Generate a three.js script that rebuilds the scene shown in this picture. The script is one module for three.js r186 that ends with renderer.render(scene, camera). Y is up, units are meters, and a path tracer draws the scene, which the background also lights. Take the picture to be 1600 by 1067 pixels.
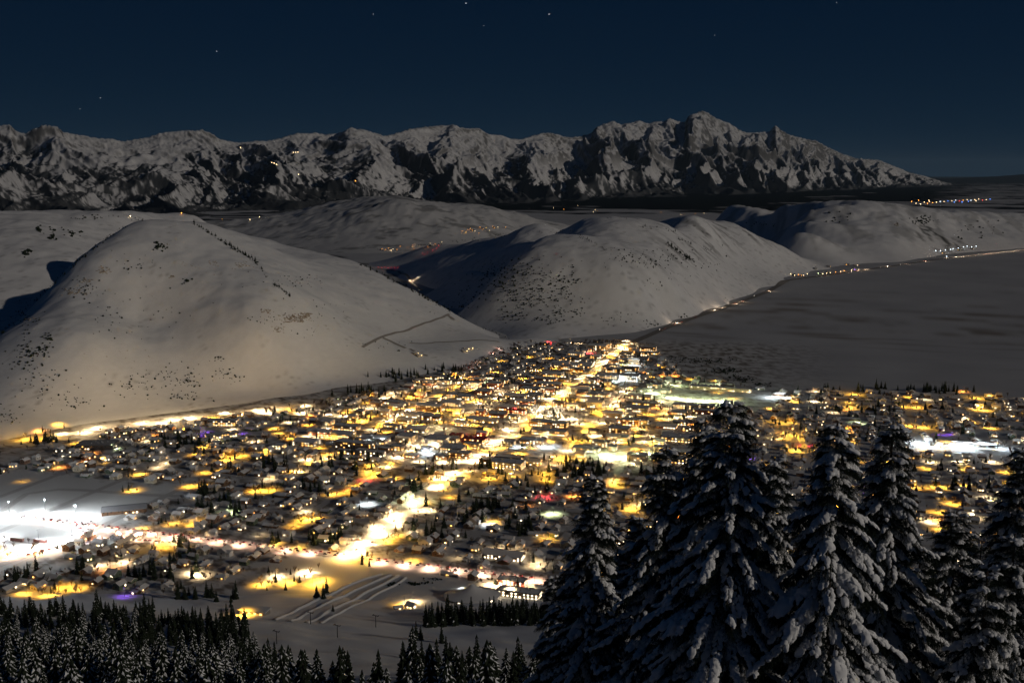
import * as THREE from 'three';
import { mergeGeometries, mergeVertices, toCreasedNormals } from 'three/addons/utils/BufferGeometryUtils.js';
import { createNoise2D, createNoise3D } from 'simplex-noise';

// ---------------------------------------------------------------- camera, sky, moon, exposure
const EYE = 430;                                   // height of the lookout above the town, metres
const FOCAL = 1640, HORIZON_ROW = 270;             // lens of the photograph in its own pixels
const PITCH = Math.atan((533.5 - HORIZON_ROW) / FOCAL);
const scene = new THREE.Scene();
const camera = new THREE.PerspectiveCamera(2 * Math.atan(533.5 / FOCAL) * 180 / Math.PI, 1600 / 1067, 1, 400000);
camera.position.set(0, EYE, 0);
camera.rotation.set(-PITCH, 0, 0);
const renderer = new THREE.WebGLRenderer({ antialias: true });
renderer.toneMapping = THREE.LinearToneMapping;
const GAIN = 20;                                   // a long night exposure: every source is set this much dimmer than it looks
renderer.toneMappingExposure = GAIN;
renderer.shadowMap.enabled = true;

{ // clear night sky: dark overhead, a little lighter and bluer towards the horizon all the way round
  const W = 1024, H = 512, d = new Float32Array(W * H * 4);
  for (let r = 0; r < H; r++) {
    const e = Math.max(0, ((r + 0.5) / H - 0.5) * 180);
    const k = Math.exp(-e / 5.2), k2 = Math.exp(-e / 14);
    const c = [0.0003 + 0.0003 * k2 + 0.0034 * k, 0.0046 + 0.0016 * k2 + 0.0112 * k, 0.0158 + 0.0052 * k2 + 0.0135 * k];
    for (let x = 0; x < W; x++) { const i = (r * W + x) * 4; d[i] = c[0] / GAIN; d[i + 1] = c[1] / GAIN; d[i + 2] = c[2] / GAIN; d[i + 3] = 1; }
  }
  const t = new THREE.DataTexture(d, W, H, THREE.RGBAFormat, THREE.FloatType);
  t.mapping = THREE.EquirectangularReflectionMapping; t.magFilter = THREE.LinearFilter; t.needsUpdate = true;
  scene.background = t; scene.environment = t;
}
const moon = new THREE.DirectionalLight(new THREE.Color(1, 0.9, 0.78), 0.74 / GAIN);
moon.name = 'moon';
moon.position.set(4350, 1560, 2200);
moon.castShadow = true;
moon.shadow.mapSize.set(4096, 4096);
Object.assign(moon.shadow.camera, { left: -4000, right: 4000, top: 4000, bottom: -4000, near: 10, far: 12000 });
moon.target.position.set(0, 0, -1500);
moon.position.add(moon.target.position);
scene.add(moon, moon.target);

// ---------------------------------------------------------------- helpers
function rng(seed) { let a = seed >>> 0; return () => { a = (a + 0x6d2b79f5) | 0; let t = Math.imul(a ^ (a >>> 15), 1 | a); t = (t + Math.imul(t ^ (t >>> 7), 61 | t)) ^ t; return ((t ^ (t >>> 14)) >>> 0) / 4294967296; }; }
const N2 = createNoise2D(rng(11)), N3 = createNoise3D(rng(12));
const clamp = (x, a = 0, b = 1) => Math.min(b, Math.max(a, x)), lerp = (a, b, t) => a + (b - a) * t;
const smooth = (a, b, x) => { const t = clamp((x - a) / (b - a)); return t * t * (3 - 2 * t); };
function fbm(x, y, o = 4) { let s = 0, a = 0.5; for (let i = 0; i < o; i++) { s += a * N2(x, y); x = x * 2.03 + 17.3; y = y * 2.03 - 9.1; a *= 0.5; } return s; }
function ridged(x, y, o = 5) { let s = 0, a = 0.5, w = 1; for (let i = 0; i < o; i++) { let n = 1 - Math.abs(N2(x, y)); n *= n; s += a * n * w; w = clamp(n * 1.6); x = x * 2.07 + 31.7; y = y * 2.07 + 5.3; a *= 0.5; } return s; }
function ray(x, y) { const a = (x - 800) / FOCAL, b = -(y - 533.5) / FOCAL, c = Math.cos(PITCH), s = Math.sin(PITCH); return [a, b * c - s, -c - b * s]; }
function onPlane(x, y, h = 0) { const [a, b, c] = ray(x, y), t = (h - EYE) / b; return new THREE.Vector3(a * t, h, c * t); }        // the place on level ground that a spot in the photograph shows
function atRange(x, y, d) { const [a, b, c] = ray(x, y), t = d / Math.hypot(a, c); return new THREE.Vector3(a * t, EYE + b * t, c * t); } // the place seen there at that horizontal distance
const taken = new Map();
function numbered(n) { const k = taken.get(n) ?? 0; taken.set(n, k + 1); return k ? n + '_' + String(k).padStart(3, '0') : n; }
function tag(o, label, category, group, kind) { if (label) o.userData.label = label; if (category) o.userData.category = category; if (group) o.userData.group = group; if (kind) o.userData.kind = kind; return o; }
function mesh(name, geo, mat, parent) { const m = new THREE.Mesh(geo, mat); m.castShadow = m.receiveShadow = true; if (parent) { m.name = name; parent.add(m); } else { m.name = numbered(name); scene.add(m); } return m; }
function base(name, p, turn = 0) { const g = new THREE.Group(); g.name = numbered(name); g.position.copy(p); g.rotation.y = turn; scene.add(g); return g; }
function copy(src, name, p, turn, scale = 1) { const c = src.clone(); c.userData = { ...src.userData }; c.name = numbered(name); c.position.copy(p); c.rotation.y = turn; if (scale.isVector3) c.scale.copy(scale); else c.scale.setScalar(scale); scene.add(c); return c; }
function structure(name, geo, mat) { return tag(mesh(name, geo, mat), null, null, null, 'structure'); }
const V = (x, y, z) => new THREE.Vector3(x, y, z);
const std = (r, g, b, rough = 0.9, extra = {}) => new THREE.MeshStandardMaterial({ color: new THREE.Color().setRGB(r, g, b), roughness: rough, ...extra });
const glow = (r, g, b, k) => new THREE.MeshStandardMaterial({ color: new THREE.Color(0.05, 0.05, 0.05), emissive: new THREE.Color().setRGB(r, g, b), emissiveIntensity: Math.min(k / GAIN, 0.49), roughness: 0.6 });
// a sheet of (nu+1) x (nv+1) points given by f(i/nu, j/nv) -> [x, y, z, r, g, b]
function sheet(nu, nv, f) {
  const pos = new Float32Array((nu + 1) * (nv + 1) * 3), col = new Float32Array((nu + 1) * (nv + 1) * 3), idx = new Uint32Array(nu * nv * 6);
  let k = 0, q = 0;
  for (let j = 0; j <= nv; j++) for (let i = 0; i <= nu; i++) { const p = f(i / nu, j / nv, i, j); pos.set(p.slice(0, 3), k); col.set(p.slice(3, 6), k); k += 3; }
  for (let j = 0; j < nv; j++) for (let i = 0; i < nu; i++) { const a = j * (nu + 1) + i, b = a + 1, c = a + nu + 1, d = c + 1; idx.set([a, c, b, b, c, d], q); q += 6; }
  const g = new THREE.BufferGeometry();
  g.setAttribute('position', new THREE.BufferAttribute(pos, 3)); g.setAttribute('color', new THREE.BufferAttribute(col, 3)); g.setIndex(new THREE.BufferAttribute(idx, 1));
  g.computeVertexNormals();
  if (g.attributes.normal.getY((nu >> 1) + (nv >> 1) * (nu + 1)) < 0) { for (let i = 0; i < idx.length; i += 3) { const t = idx[i]; idx[i] = idx[i + 1]; idx[i + 1] = t; } g.computeVertexNormals(); }
  return g;
}
// smooth surface through scattered points (x, z, height): multiquadric interpolation
function surface(points, soft) {
  const n = points.length, m = points.map((p) => [...points.map((q) => Math.sqrt((p.x - q.x) ** 2 + (p.z - q.z) ** 2 + soft * soft) / 1000), 1, p.y]);
  m.push([...points.map(() => 1), 0, 0]);
  const N = n + 1;
  for (let c = 0; c < N; c++) {
    let b = c; for (let r = c; r < N; r++) if (Math.abs(m[r][c]) > Math.abs(m[b][c])) b = r;
    [m[c], m[b]] = [m[b], m[c]];
    for (let r = 0; r < N; r++) if (r !== c && m[r][c]) { const k = m[r][c] / m[c][c]; for (let j = c; j <= N; j++) m[r][j] -= k * m[c][j]; }
  }
  const w = m.map((r, i) => r[N] / r[i]);
  return (x, z) => { let s = w[n]; for (let i = 0; i < n; i++) s += w[i] * Math.sqrt((x - points[i].x) ** 2 + (z - points[i].z) ** 2 + soft * soft) / 1000; return s; };
}
const snowMat = new THREE.MeshLambertMaterial({ color: 0xffffff, vertexColors: true });
// ---------------------------------------------------------------- the valley floor, to the horizon
const SNOW = [0.74, 0.74, 0.74];
const mix3 = (a, b, t) => [lerp(a[0], b[0], t), lerp(a[1], b[1], t), lerp(a[2], b[2], t)];
function floorColour(x, z) {
  const d = Math.hypot(x, z), n = 0.5 + fbm(x / 400, z / 400, 3);
  let c = mix3([0.45, 0.45, 0.46], [0.53, 0.53, 0.53], n);
  // grass stubble showing through the snow of the flats beyond the town, in bands that lie across the view
  const refuge = smooth(200, 500, x + 0.33 * (z + 2700)) * smooth(-1900, -2150, z) * smooth(6000, 4600, d);
  if (refuge > 0) {
    const streak = fbm((x * 0.93 + z * 0.3) / 520, (z * 0.93 - x * 0.3) / 95, 4), band = smooth(2650, 3050, d) * smooth(3950, 3450, d);
    c = mix3(c, [0.24, 0.21, 0.18], refuge * clamp(band * smooth(0.02, 0.42, streak) * 0.75 + smooth(0.3, 0.6, streak) * 0.2));
  }
  // river bottoms and forest far out
  if (d > 5200) {
    const a = x / d, s = fbm(x / 2600 + 7, d / 1500, 4), s2 = fbm(x / 900, d / 700, 4), mid = fbm(x / 1500, d / 420, 4);
    let forest = 0;
    forest = Math.max(forest, smooth(-0.06, 0.1, s * 0.7 + s2 * 0.25 + smooth(11500, 14500, d + a * 3500) * 0.75 - 0.26 - 0.5 * smooth(0.2, 0.34, a) * smooth(24000, 15000, d)));
    forest = Math.max(forest, smooth(5600, 6800, d) * smooth(-0.02, -0.1, a) * smooth(-0.02, 0.12, mid - 0.06));
    forest *= 1 - 0.85 * smooth(0.36, 0.42, a) * smooth(16000, 17000, d) * smooth(60000, 30000, d) * smooth(-0.35, 0.1, s2);
    c = mix3(c, [0.013, 0.016, 0.019], clamp(forest));
  } else if (d > 3600 && x < 900) {
    const mid = fbm(x / 700, d / 260, 4);
    c = mix3(c, [0.06, 0.055, 0.05], 0.8 * smooth(0.12, 0.3, mid) * smooth(1000, 600, x));
  }
  // the town: trodden, ploughed and sanded snow
  const town = smooth(640, 760, d) * smooth(2800, 2600, d) * smooth(500, 200, x - 0.33 * (-z - 1500));
  const sx = x + 183, sz = z + 1137, gs = sx * 0.9525 + sz * 0.3044, gn = sx * 0.3044 - sz * 0.9525;
  const open = Math.max(smooth(-310, -345, gs) * smooth(175, 150, gn), smooth(-540, -580, gs) * smooth(190, 150, gn), smooth(-6, -14, gn) * smooth(-75, -60, gs));
  const wear = 0.9 * open + fbm(x / 38, z / 38, 3) + 0.6 * fbm(x / 9, z / 9, 2);
  c = mix3(c, mix3([0.19, 0.16, 0.13], [0.62, 0.61, 0.59], smooth(-0.5, 0.3, wear)), town * 0.94);
  return c;
}
structure('valley_floor', sheet(540, 490, (u, v) => {
  const a = lerp(-0.62, 0.62, u), d = v < 0.62 ? 880 * Math.pow(2900 / 880, v / 0.62) : 2900 * Math.pow(130000 / 2900, (v - 0.62) / 0.38), x = d * Math.sin(a), z = -d * Math.cos(a);
  return [x, 0, z, ...floorColour(x, z)];
}), snowMat);

// ---------------------------------------------------------------- the snowy buttes
function along(list, x, k = 1) { let i = 0; while (i < list.length - 2 && list[i + 1][0] < x) i++; const a = list[i], b = list[i + 1]; return lerp(a[k], b[k], clamp((x - a[0]) / (b[0] - a[0]))); }
const hills = [];
function snowHill({ name, pts, soft, box, n, rough, colour, sky = [], reach = [2000, 9000], grain = 1 }) {
  let f0 = surface(pts, soft);
  const relief = (x, z, h) => clamp(h / 150) * (rough * (fbm(x / 260, z / 260, 3) + 0.35 * fbm(x / 60, z / 60, 3)) + (rough * 0.5) * (ridged(x / 330 + 3, z / 330, 2) - 0.4) + 0.09 * rough * fbm(x / 75 + z / 200, z / 15, 2) + 0.35 * rough * (ridged((x - 0.3 * z) / 140, (z + 0.3 * x) / 620, 2) - 0.5));
  const f = (x, z) => { const h = f0(x, z); return h + relief(x, z, h); };
  // settle the crest line to the outline seen from the lookout
  for (let pass = 0; pass < 5 && sky.length; pass++) {
    for (let px = sky[0][0]; px <= sky[sky.length - 1][0]; px += 14) {
      const [ra, rb, rc] = ray(px, along(sky, px)), k = Math.hypot(ra, rc), want = rb / k; let best = -9, at = 0;
      for (let d = reach[0]; d < reach[1]; d += 30) { const x = ra / k * d, z = rc / k * d; if (x < box[0] || x > box[1] || z < box[2] || z > box[3]) continue; const v = (f(x, z) - EYE) / d; if (v > best) { best = v; at = d; } }
      const off = (best - want) * FOCAL; if (!at || off < 0.8) continue;
      const x = ra / k * at, z = rc / k * at, h = EYE + want * at - relief(x, z, 200), near = pts.find((q) => Math.hypot(q.x - x, q.z - z) < 95);
      if (near) near.y += (h - f0(x, z)) * 0.8; else pts.push(V(x, h, z));
    }
    f0 = surface(pts, soft);
  }
  const [x0, x1, z0, z1] = box, [nx, nz] = n;
  const h = [];
  for (let j = 0; j <= nz; j++) for (let i = 0; i <= nx; i++) h.push(f(lerp(x0, x1, i / nx), lerp(z0, z1, j / nz)));
  const at = (x, z) => { const i = clamp((x - x0) / (x1 - x0)) * nx, j = clamp((z - z0) / (z1 - z0)) * nz, a = Math.min(nx - 1, i | 0), b = Math.min(nz - 1, j | 0), s = i - a, t = j - b, w = nx + 1; return x < x0 || x > x1 || z < z0 || z > z1 ? -99 : lerp(lerp(h[b * w + a], h[b * w + a + 1], s), lerp(h[(b + 1) * w + a], h[(b + 1) * w + a + 1], s), t); };
  const m = structure('hill', sheet(nx, nz, (u, v, i, j) => {
    const x = lerp(x0, x1, u), z = lerp(z0, z1, v), y = Math.max(-12, h[j * (nx + 1) + i]);
    return [x, y, z, ...colour(x, y, z)];
  }), snowMat);
  m.userData.label = name;
  hills.push(at);
  return at;
}
const R = atRange, F = (x, y) => onPlane(x, y, -1);
const ring = (list, m = 1) => list.flatMap(([x, y]) => { const p = onPlane(x, y), d = Math.hypot(p.x, p.z); return [-70, 0, 60].map((k) => { const q = p.clone().multiplyScalar((d + k * m) / d); q.y = k < 0 ? -16 * m : k ? 15 * m : -1; return q; }); });   // the foot of a hill
const low = (x, d, h = -6) => { const p = atRange(x, 500, d); return V(p.x, h, p.z); };   // a point at that bearing, distance and height
const buttePts = [
  ...ring([[-260, 725], [-120, 708], [0, 689], [100, 669], [200, 655], [300, 642], [400, 628], [500, 613], [600, 598], [700, 578], [770, 559], [825, 543]]),
  R(235, 341, 2650), R(205, 349, 2600), R(180, 362, 2550), R(140, 388, 2480), R(100, 420, 2400), R(50, 468, 2320), R(0, 520, 2250), R(-100, 610, 2130), R(-200, 660, 2060),
  R(280, 345, 2660), R(330, 357, 2600), R(370, 380, 2560), R(400, 402, 2500), R(445, 452, 2330), R(320, 349, 2700),
  R(420, 375, 2880), R(470, 387, 2920), R(520, 397, 2940), R(570, 412, 2930), R(620, 440, 2900), R(660, 461, 2870), R(700, 483, 2840), R(760, 511, 2770), R(810, 534, 2690),
  R(235, 500, 2240), R(120, 520, 2130), R(400, 510, 2180), R(550, 505, 2380), R(650, 530, 2480),
  low(-300, 2500), low(-150, 2420, -2), low(-30, 2520, 4), low(50, 2660, 14), low(120, 2850, 24), R(228, 344, 2950), R(215, 348, 3300), low(170, 3200, 30), low(230, 3900, 60), low(420, 3600), low(560, 3450), low(700, 3300), low(800, 3050), low(880, 2760),
  low(0, 1600, -30), low(300, 1680, -30), low(600, 1900, -30), low(900, 2450, -30), low(-250, 1550, -30),
];
const rockBits = [[462, 497, 40, 14], [430, 512, 22, 10], [115, 455, 30, 12], [378, 415, 26, 12], [160, 420, 16, 8], [40, 500, 20, 12]];
const scar = (x, z, px, py, w, h, d) => { const p = atRange(px, py, d); return Math.max(0, 1 - Math.hypot((x - p.x) / (w * d / FOCAL), (z - p.z) / (h * 5 * d / FOCAL))); };
const snowGrain = (x, z, k = 1) => 1 - k * (0.05 + 0.07 * fbm(x / 14, z / 5, 2) + 0.06 * fbm(x / 130, z / 130, 2));
const cliffSpot = atRange(1462, 338, 6350);
const butteAt = snowHill({ name: 'broad snowy butte behind the town, left of the canyon road', pts: buttePts, sky: [[0, 520], [50, 468], [100, 420], [140, 388], [180, 362], [205, 349], [235, 341], [280, 345], [330, 350], [380, 362], [420, 375], [470, 387], [520, 397], [570, 412], [620, 440], [660, 461], [700, 483], [760, 511], [805, 532]], reach: [1900, 3600], soft: 60, box: [-1750, 120, -3650, -1560], n: [300, 320], rough: 6,
  colour: (x, y, z) => {
    const g = snowGrain(x, z), sage = smooth(0.25, 0.5, fbm(x / 7, z / 7, 2) + 0.25 * fbm(x / 110, z / 110, 2));
    let c = SNOW.map((s) => s * g);
    c = mix3(c, [0.13, 0.11, 0.09], 0.4 * sage * smooth(0.0, 0.4, fbm(x / 150 + 4, z / 150, 2)));
    return c;
  } });
const backPts = [
  R(-150, 331, 4300), R(-60, 330, 4350), R(30, 329, 4400), R(100, 327, 4400), R(170, 328, 4400), R(220, 331, 4450), R(260, 338, 4550), R(320, 346, 4700),
  low(-150, 3150, 10), low(0, 3050, 10), low(100, 3250, 10), R(0, 420, 3600), R(60, 360, 3950), R(40, 425, 3560), R(110, 400, 3700), low(200, 3450, 6), low(280, 3800, -2), low(400, 4700), low(420, 5300), low(300, 5600), low(100, 5600), low(-150, 5600), low(-300, 4300, 160), low(-350, 3000), low(330, 4200, -4),
];
const backAt = snowHill({ name: 'snowy hill at the left edge behind the broad butte', pts: backPts, sky: [[0, 330], [100, 327], [200, 329], [225, 332]], reach: [3000, 5200], soft: 90, box: [-3000, -900, -5200, -2450], n: [180, 200], rough: 9, colour: (x, y, z) => { const g = snowGrain(x, z); return mix3(SNOW.map((s) => s * g), [0.1, 0.09, 0.08], 0.35 * smooth(0.3, 0.5, fbm(x / 30, z / 30, 3))); } });
const farPts = [
  R(300, 352, 6900), R(380, 343, 6950), R(430, 335, 7000), R(470, 327, 7000), R(520, 315, 7000), R(560, 305, 7000), R(610, 303, 7000), R(650, 311, 6900), R(700, 316, 6900), R(760, 321, 6950), R(810, 332, 7000), R(850, 345, 7050), R(890, 354, 7100),
  R(620, 312, 6500), R(545, 330, 6500), R(640, 345, 6250), R(740, 350, 6350),
  low(300, 6400), low(400, 6100), low(480, 5900), low(560, 5700), low(640, 5750), low(720, 5850), low(800, 6200), low(880, 6700), low(950, 7100), low(950, 7800), low(850, 8300), low(700, 8500), low(500, 8500), low(350, 8200), low(230, 7300), low(560, 5200, -20), low(750, 5300, -20),
];
const farAt = snowHill({ name: 'rolling white hill in the middle distance below the peaks', pts: farPts, sky: [[380, 343], [430, 335], [470, 327], [520, 315], [560, 305], [610, 303], [650, 311], [700, 316], [760, 321], [810, 332], [850, 345]], reach: [5400, 8400], soft: 140, box: [-2700, 900, -8400, -5200], n: [230, 200], rough: 16, colour: (x, y, z) => { const g = snowGrain(x, z); return mix3(SNOW.map((s) => s * g * 0.74), [0.07, 0.07, 0.065], 0.55 * smooth(0.24, 0.4, fbm(x / 300, z / 110, 4) + 0.3 * fbm(x / 900, z / 900, 2) + 0.2 * fbm(x / 40, z / 40, 2))); } });
const domePts = [
  F(835, 536), ...ring([[872, 530], [930, 525], [1000, 518], [1050, 503], [1100, 486], [1150, 467], [1200, 448], [1240, 431], [1280, 422]]), F(1315, 415), F(1350, 411),
  F(780, 520), F(720, 492), F(680, 465), F(650, 443), F(630, 425), F(600, 407), F(620, 396),
  R(680, 381, 5000), R(740, 372, 4500), R(780, 366, 4250), R(830, 351, 3950), R(888, 339, 3800), R(947, 334, 3720), R(988, 337, 3780), R(1030, 338, 3900), R(1086, 337, 4250), R(1131, 341, 4550), R(1157, 352, 4700), R(1187, 370, 4850), R(1225, 381, 4930), R(1277, 401, 5000),
  R(828, 384, 3330), R(850, 374, 3420), R(900, 371, 3450), R(960, 376, 3420), R(800, 408, 3200), R(770, 440, 3120), R(755, 470, 3020), R(900, 440, 3020), R(980, 440, 3060), R(1060, 400, 3560), R(1050, 450, 3200), R(1140, 400, 4200),
  R(735, 425, 3600), R(705, 405, 4250), low(775, 3650, 38), low(800, 3950, 150), low(770, 3350, 70),
  low(900, 4800, 120), low(760, 5300, -5), low(900, 5700, -8), low(1050, 5500, -8), low(1150, 5700, -8), low(1250, 5500), low(1320, 5200), low(660, 5500, -8), low(580, 4900), low(950, 2500, -14), low(1150, 3500, -16), low(1300, 4600, -12), low(640, 3600, -6), low(740, 2900, -6),
];
const domeAt = snowHill({ name: 'rounded snowy hill dotted with dark junipers beyond the town', pts: domePts, sky: [[690, 381], [740, 372], [780, 366], [830, 351], [888, 339], [947, 334], [988, 337], [1030, 338], [1086, 337], [1131, 341], [1157, 352], [1187, 370], [1225, 381], [1277, 401]], reach: [2700, 5700], soft: 90, box: [-900, 2000, -5800, -2450], n: [270, 300], rough: 8, colour: (x, y, z) => { const g = snowGrain(x, z), gully = smooth(0.1, 0.3, fbm((x + z * 0.5) / 420, (z - x * 0.4) / 90, 3)) * smooth(90, 160, y) * smooth(300, 700, x + 0.2 * z + 700); return mix3(SNOW.map((s) => s * g), [0.07, 0.065, 0.06], clamp(0.35 * smooth(0.28, 0.5, fbm(x / 16, z / 16, 3)) + 0.6 * gully)); } });
const northPts = [
  ...[[1318, 415, 4950], [1350, 412, 5050], [1400, 410, 5150], [1440, 404, 5300], [1475, 398, 5500], [1520, 394, 5700], [1600, 388, 6000], [1720, 379, 6500], [1850, 372, 6900]].flatMap(([x, y]) => { const p = onPlane(x, y, -1), q = p.clone().multiplyScalar(0.9); q.y = -40; return [q, p]; }),
  R(1130, 329, 7600), R(1180, 324, 7300), R(1220, 319, 7000), R(1244, 317, 6900), 
  R(1262, 333, 6350), R(1252, 352, 5950), R(1232, 372, 5450),
  ...[[1300, 416, 314, 6780], [1345, 412, 314, 6700], [1400, 410, 320, 6750], [1450, 402, 326, 7000], [1500, 396, 329, 7350], [1550, 392, 332, 7700], [1600, 388, 334, 8050], [1680, 381, 334, 8600], [1770, 376, 335, 9100], [1850, 372, 336, 9600]].flatMap(([x, y0, y1, d]) => { const a = onPlane(x, y0), b = atRange(x, y1, d), c = atRange(x, y1, d + 700); c.y = b.y - 18; return [...[0.3, 0.62, 1].map((t) => a.clone().lerp(b, t)), c]; }),
  low(1130, 6700, 2), low(1170, 6200, 2), low(1200, 5900, 4), low(1205, 5500, 2), low(1215, 6450, 6), low(1230, 5200, -2), low(1200, 6900, 8), low(1100, 7600), low(1140, 8600, 40), low(1250, 9000, 150), low(1400, 10600, -8), low(1650, 11300, -8), low(1200, 10500, -8), low(1900, 12000, -8),
];
const northAt = snowHill({ name: 'long flat-topped snowy butte above the highway at right', pts: northPts, sky: [[1195, 323], [1220, 319], [1244, 317], [1290, 314], [1345, 313], [1400, 318], [1450, 325], [1500, 328.5], [1550, 331], [1600, 333.5], [1700, 335]], reach: [4900, 9800], soft: 120, box: [1150, 6300, -9900, -4400], n: [240, 240], rough: 15, colour: (x, y, z) => { const g = snowGrain(x, z), gully = smooth(0.06, 0.26, fbm((x + z * 0.35) / 160, (z - x * 0.5) / 700, 4)) * smooth(20, 70, y) * 0.35, cliff = smooth(0.0, 0.3, fbm(x / 90, z / 240, 3)) * scarAt(x, z); return mix3(SNOW.map((s) => s * g), [0.07, 0.07, 0.065], clamp(gully + cliff)); } });
function scarAt(x, z) { const p = cliffSpot; return 0.85 * smooth(1.1, 0.5, Math.hypot((x - p.x) / 210, (z - p.z) / 330)); }

// ---------------------------------------------------------------- the mountain range
const skyline = [[-330, 215], [-200, 205], [-90, 212], [-30, 202], [0, 196], [14, 194], [24, 204], [38, 208], [52, 200], [68, 196], [86, 195], [98, 205], [122, 210], [150, 215], [175, 216], [190, 220], [205, 217], [232, 213], [248, 207], [270, 206], [296, 203], [316, 201], [328, 206], [345, 217], [372, 222], [400, 219], [418, 219], [440, 214], [458, 208], [474, 207], [494, 206], [505, 209], [524, 208], [546, 201], [566, 202], [584, 206], [600, 211], [616, 208], [640, 200], [664, 197], [690, 194], [714, 197], [734, 199], [748, 199], [762, 208], [790, 214], [812, 217], [828, 212], [846, 207], [860, 206], [874, 211], [892, 214], [908, 211], [924, 207], [936, 196], [950, 191], [958, 188], [972, 194], [986, 190], [1000, 187], [1012, 192], [1026, 189], [1038, 188], [1048, 184], [1058, 188], [1070, 190], [1076, 180], [1086, 176], [1097, 171], [1106, 175], [1116, 182], [1128, 187], [1146, 196], [1160, 204], [1176, 207], [1190, 205], [1202, 205], [1212, 195], [1222, 203], [1238, 212], [1256, 216], [1276, 219], [1296, 230], [1318, 240], [1340, 247], [1372, 249], [1396, 258], [1420, 268], [1444, 274], [1466, 281], [1490, 288]];
const crestRange = [[-330, 17500], [0, 17500], [300, 18500], [600, 20000], [850, 24000], [960, 27500], [1097, 30000], [1220, 32000], [1300, 36000], [1490, 46000]];
const footRange = [[-330, 9800], [0, 10300], [300, 11000], [600, 12500], [850, 15500], [1000, 18500], [1150, 21500], [1300, 26500], [1490, 38000]];
const runOf = []; { let last = null, sum = 0; for (let px = -330; px <= 1490; px += 20) { const p = atRange(px, 300, 0.55 * along(crestRange, px) + 0.45 * along(footRange, px)); if (last) sum += Math.hypot(p.x - last.x, p.z - last.z); runOf.push([px, sum]); last = p; } }
const range = sheet(1020, 250, (u, v) => {
  const px = lerp(-330, 1490, u), crest = along(crestRange, px), foot = along(footRange, px);
  const p0 = atRange(px, along(skyline, px), crest), top = p0.y, dir = [p0.x / crest, p0.z / crest];
  const d = v < 0.86 ? lerp(foot - 300, crest, Math.pow(v / 0.86, 0.92)) : lerp(crest, crest + 5000, (v - 0.86) / 0.14);
  const x = dir[0] * d, z = dir[1] * d, b = clamp((d - foot) / (crest - foot)), back = Math.max(0, (d - crest) / 5000);
  // spurs and gullies run down from the crest towards the valley, a little slantwise
  const w = 1100 * fbm(x / 4200, z / 4200 + 5, 3), run = along(runOf, px) - (1 - b) * (crest - foot) * 0.32 + w;
  const big = ridged(run / 3000 + 1.3, b * 0.8 + w / 5000, 2), mid = ridged(run / 1150 + 8, b * 2.1 + w / 2500, 3), fine = 0.6 * ridged(run / 330 + 2, b * 4.2 + w / 1500, 3) + 0.4 * ridged(x / 300, z / 380, 3);
  const env = Math.pow(b, 0.8) * Math.pow(1 - b, 0.55) * 1.9 + 0.02, shape = 0.2 * b + 0.8 * Math.pow(b, 1.6);
  let y = top * shape * (1 - back * 0.8);
  y += env * ((big - 0.4) * 860 + (mid - 0.42) * 360) * (Math.min(top, 1700) / 1500) + (0.25 + env) * (fine - 0.42) * 115 * smooth(0, 0.2, b) * smooth(1.0, 0.93, b);
  y += smooth(0.8, 0.97, b) * 55 * (ridged(x / 130, z / 130, 3) - 0.62) * (px > 900 ? 1 : 0.6);
  y = Math.max(y * smooth(-0.02, 0.06, b), b <= 0 ? -30 : -5);
  return [x, y, z, b, top, px];
});
{ // snow, with rock where it is too steep to lie and dark forest on the lower slopes
  const P = range.attributes.position, C = range.attributes.color, N = range.attributes.normal;
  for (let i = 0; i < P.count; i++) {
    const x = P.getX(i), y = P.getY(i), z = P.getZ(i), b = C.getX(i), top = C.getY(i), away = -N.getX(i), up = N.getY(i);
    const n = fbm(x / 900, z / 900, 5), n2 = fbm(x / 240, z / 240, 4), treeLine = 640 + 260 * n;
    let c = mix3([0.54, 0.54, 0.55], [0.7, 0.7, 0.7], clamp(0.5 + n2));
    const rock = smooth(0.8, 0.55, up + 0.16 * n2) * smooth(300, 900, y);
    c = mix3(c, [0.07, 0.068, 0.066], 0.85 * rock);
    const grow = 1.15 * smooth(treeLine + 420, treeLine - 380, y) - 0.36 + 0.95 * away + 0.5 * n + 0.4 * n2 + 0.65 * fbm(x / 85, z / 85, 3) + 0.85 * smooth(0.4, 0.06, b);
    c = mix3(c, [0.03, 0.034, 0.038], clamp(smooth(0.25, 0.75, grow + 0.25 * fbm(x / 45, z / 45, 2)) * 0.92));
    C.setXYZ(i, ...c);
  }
}
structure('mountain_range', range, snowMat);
{ // low dark hills where the valley ends
  const far = [[1300, 282], [1400, 279], [1470, 279], [1520, 277], [1560, 275], [1600, 272], [1680, 268], [1800, 266]];
  structure('far_ridge', sheet(200, 24, (u, v) => {
    const px = lerp(1300, 1800, u), crest = atRange(px, along(far, px), 62000), d = lerp(52000, 72000, v), k = d < 62000 ? (d - 52000) / 10000 : 1 - 0.6 * (d - 62000) / 10000;
    return [crest.x * d / 62000, crest.y * k * (1 + 0.06 * (1 - v) * N2(px / 20, v * 5)) - 8, crest.z * d / 62000, 0.05, 0.055, 0.06];
  }), snowMat);
}
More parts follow.
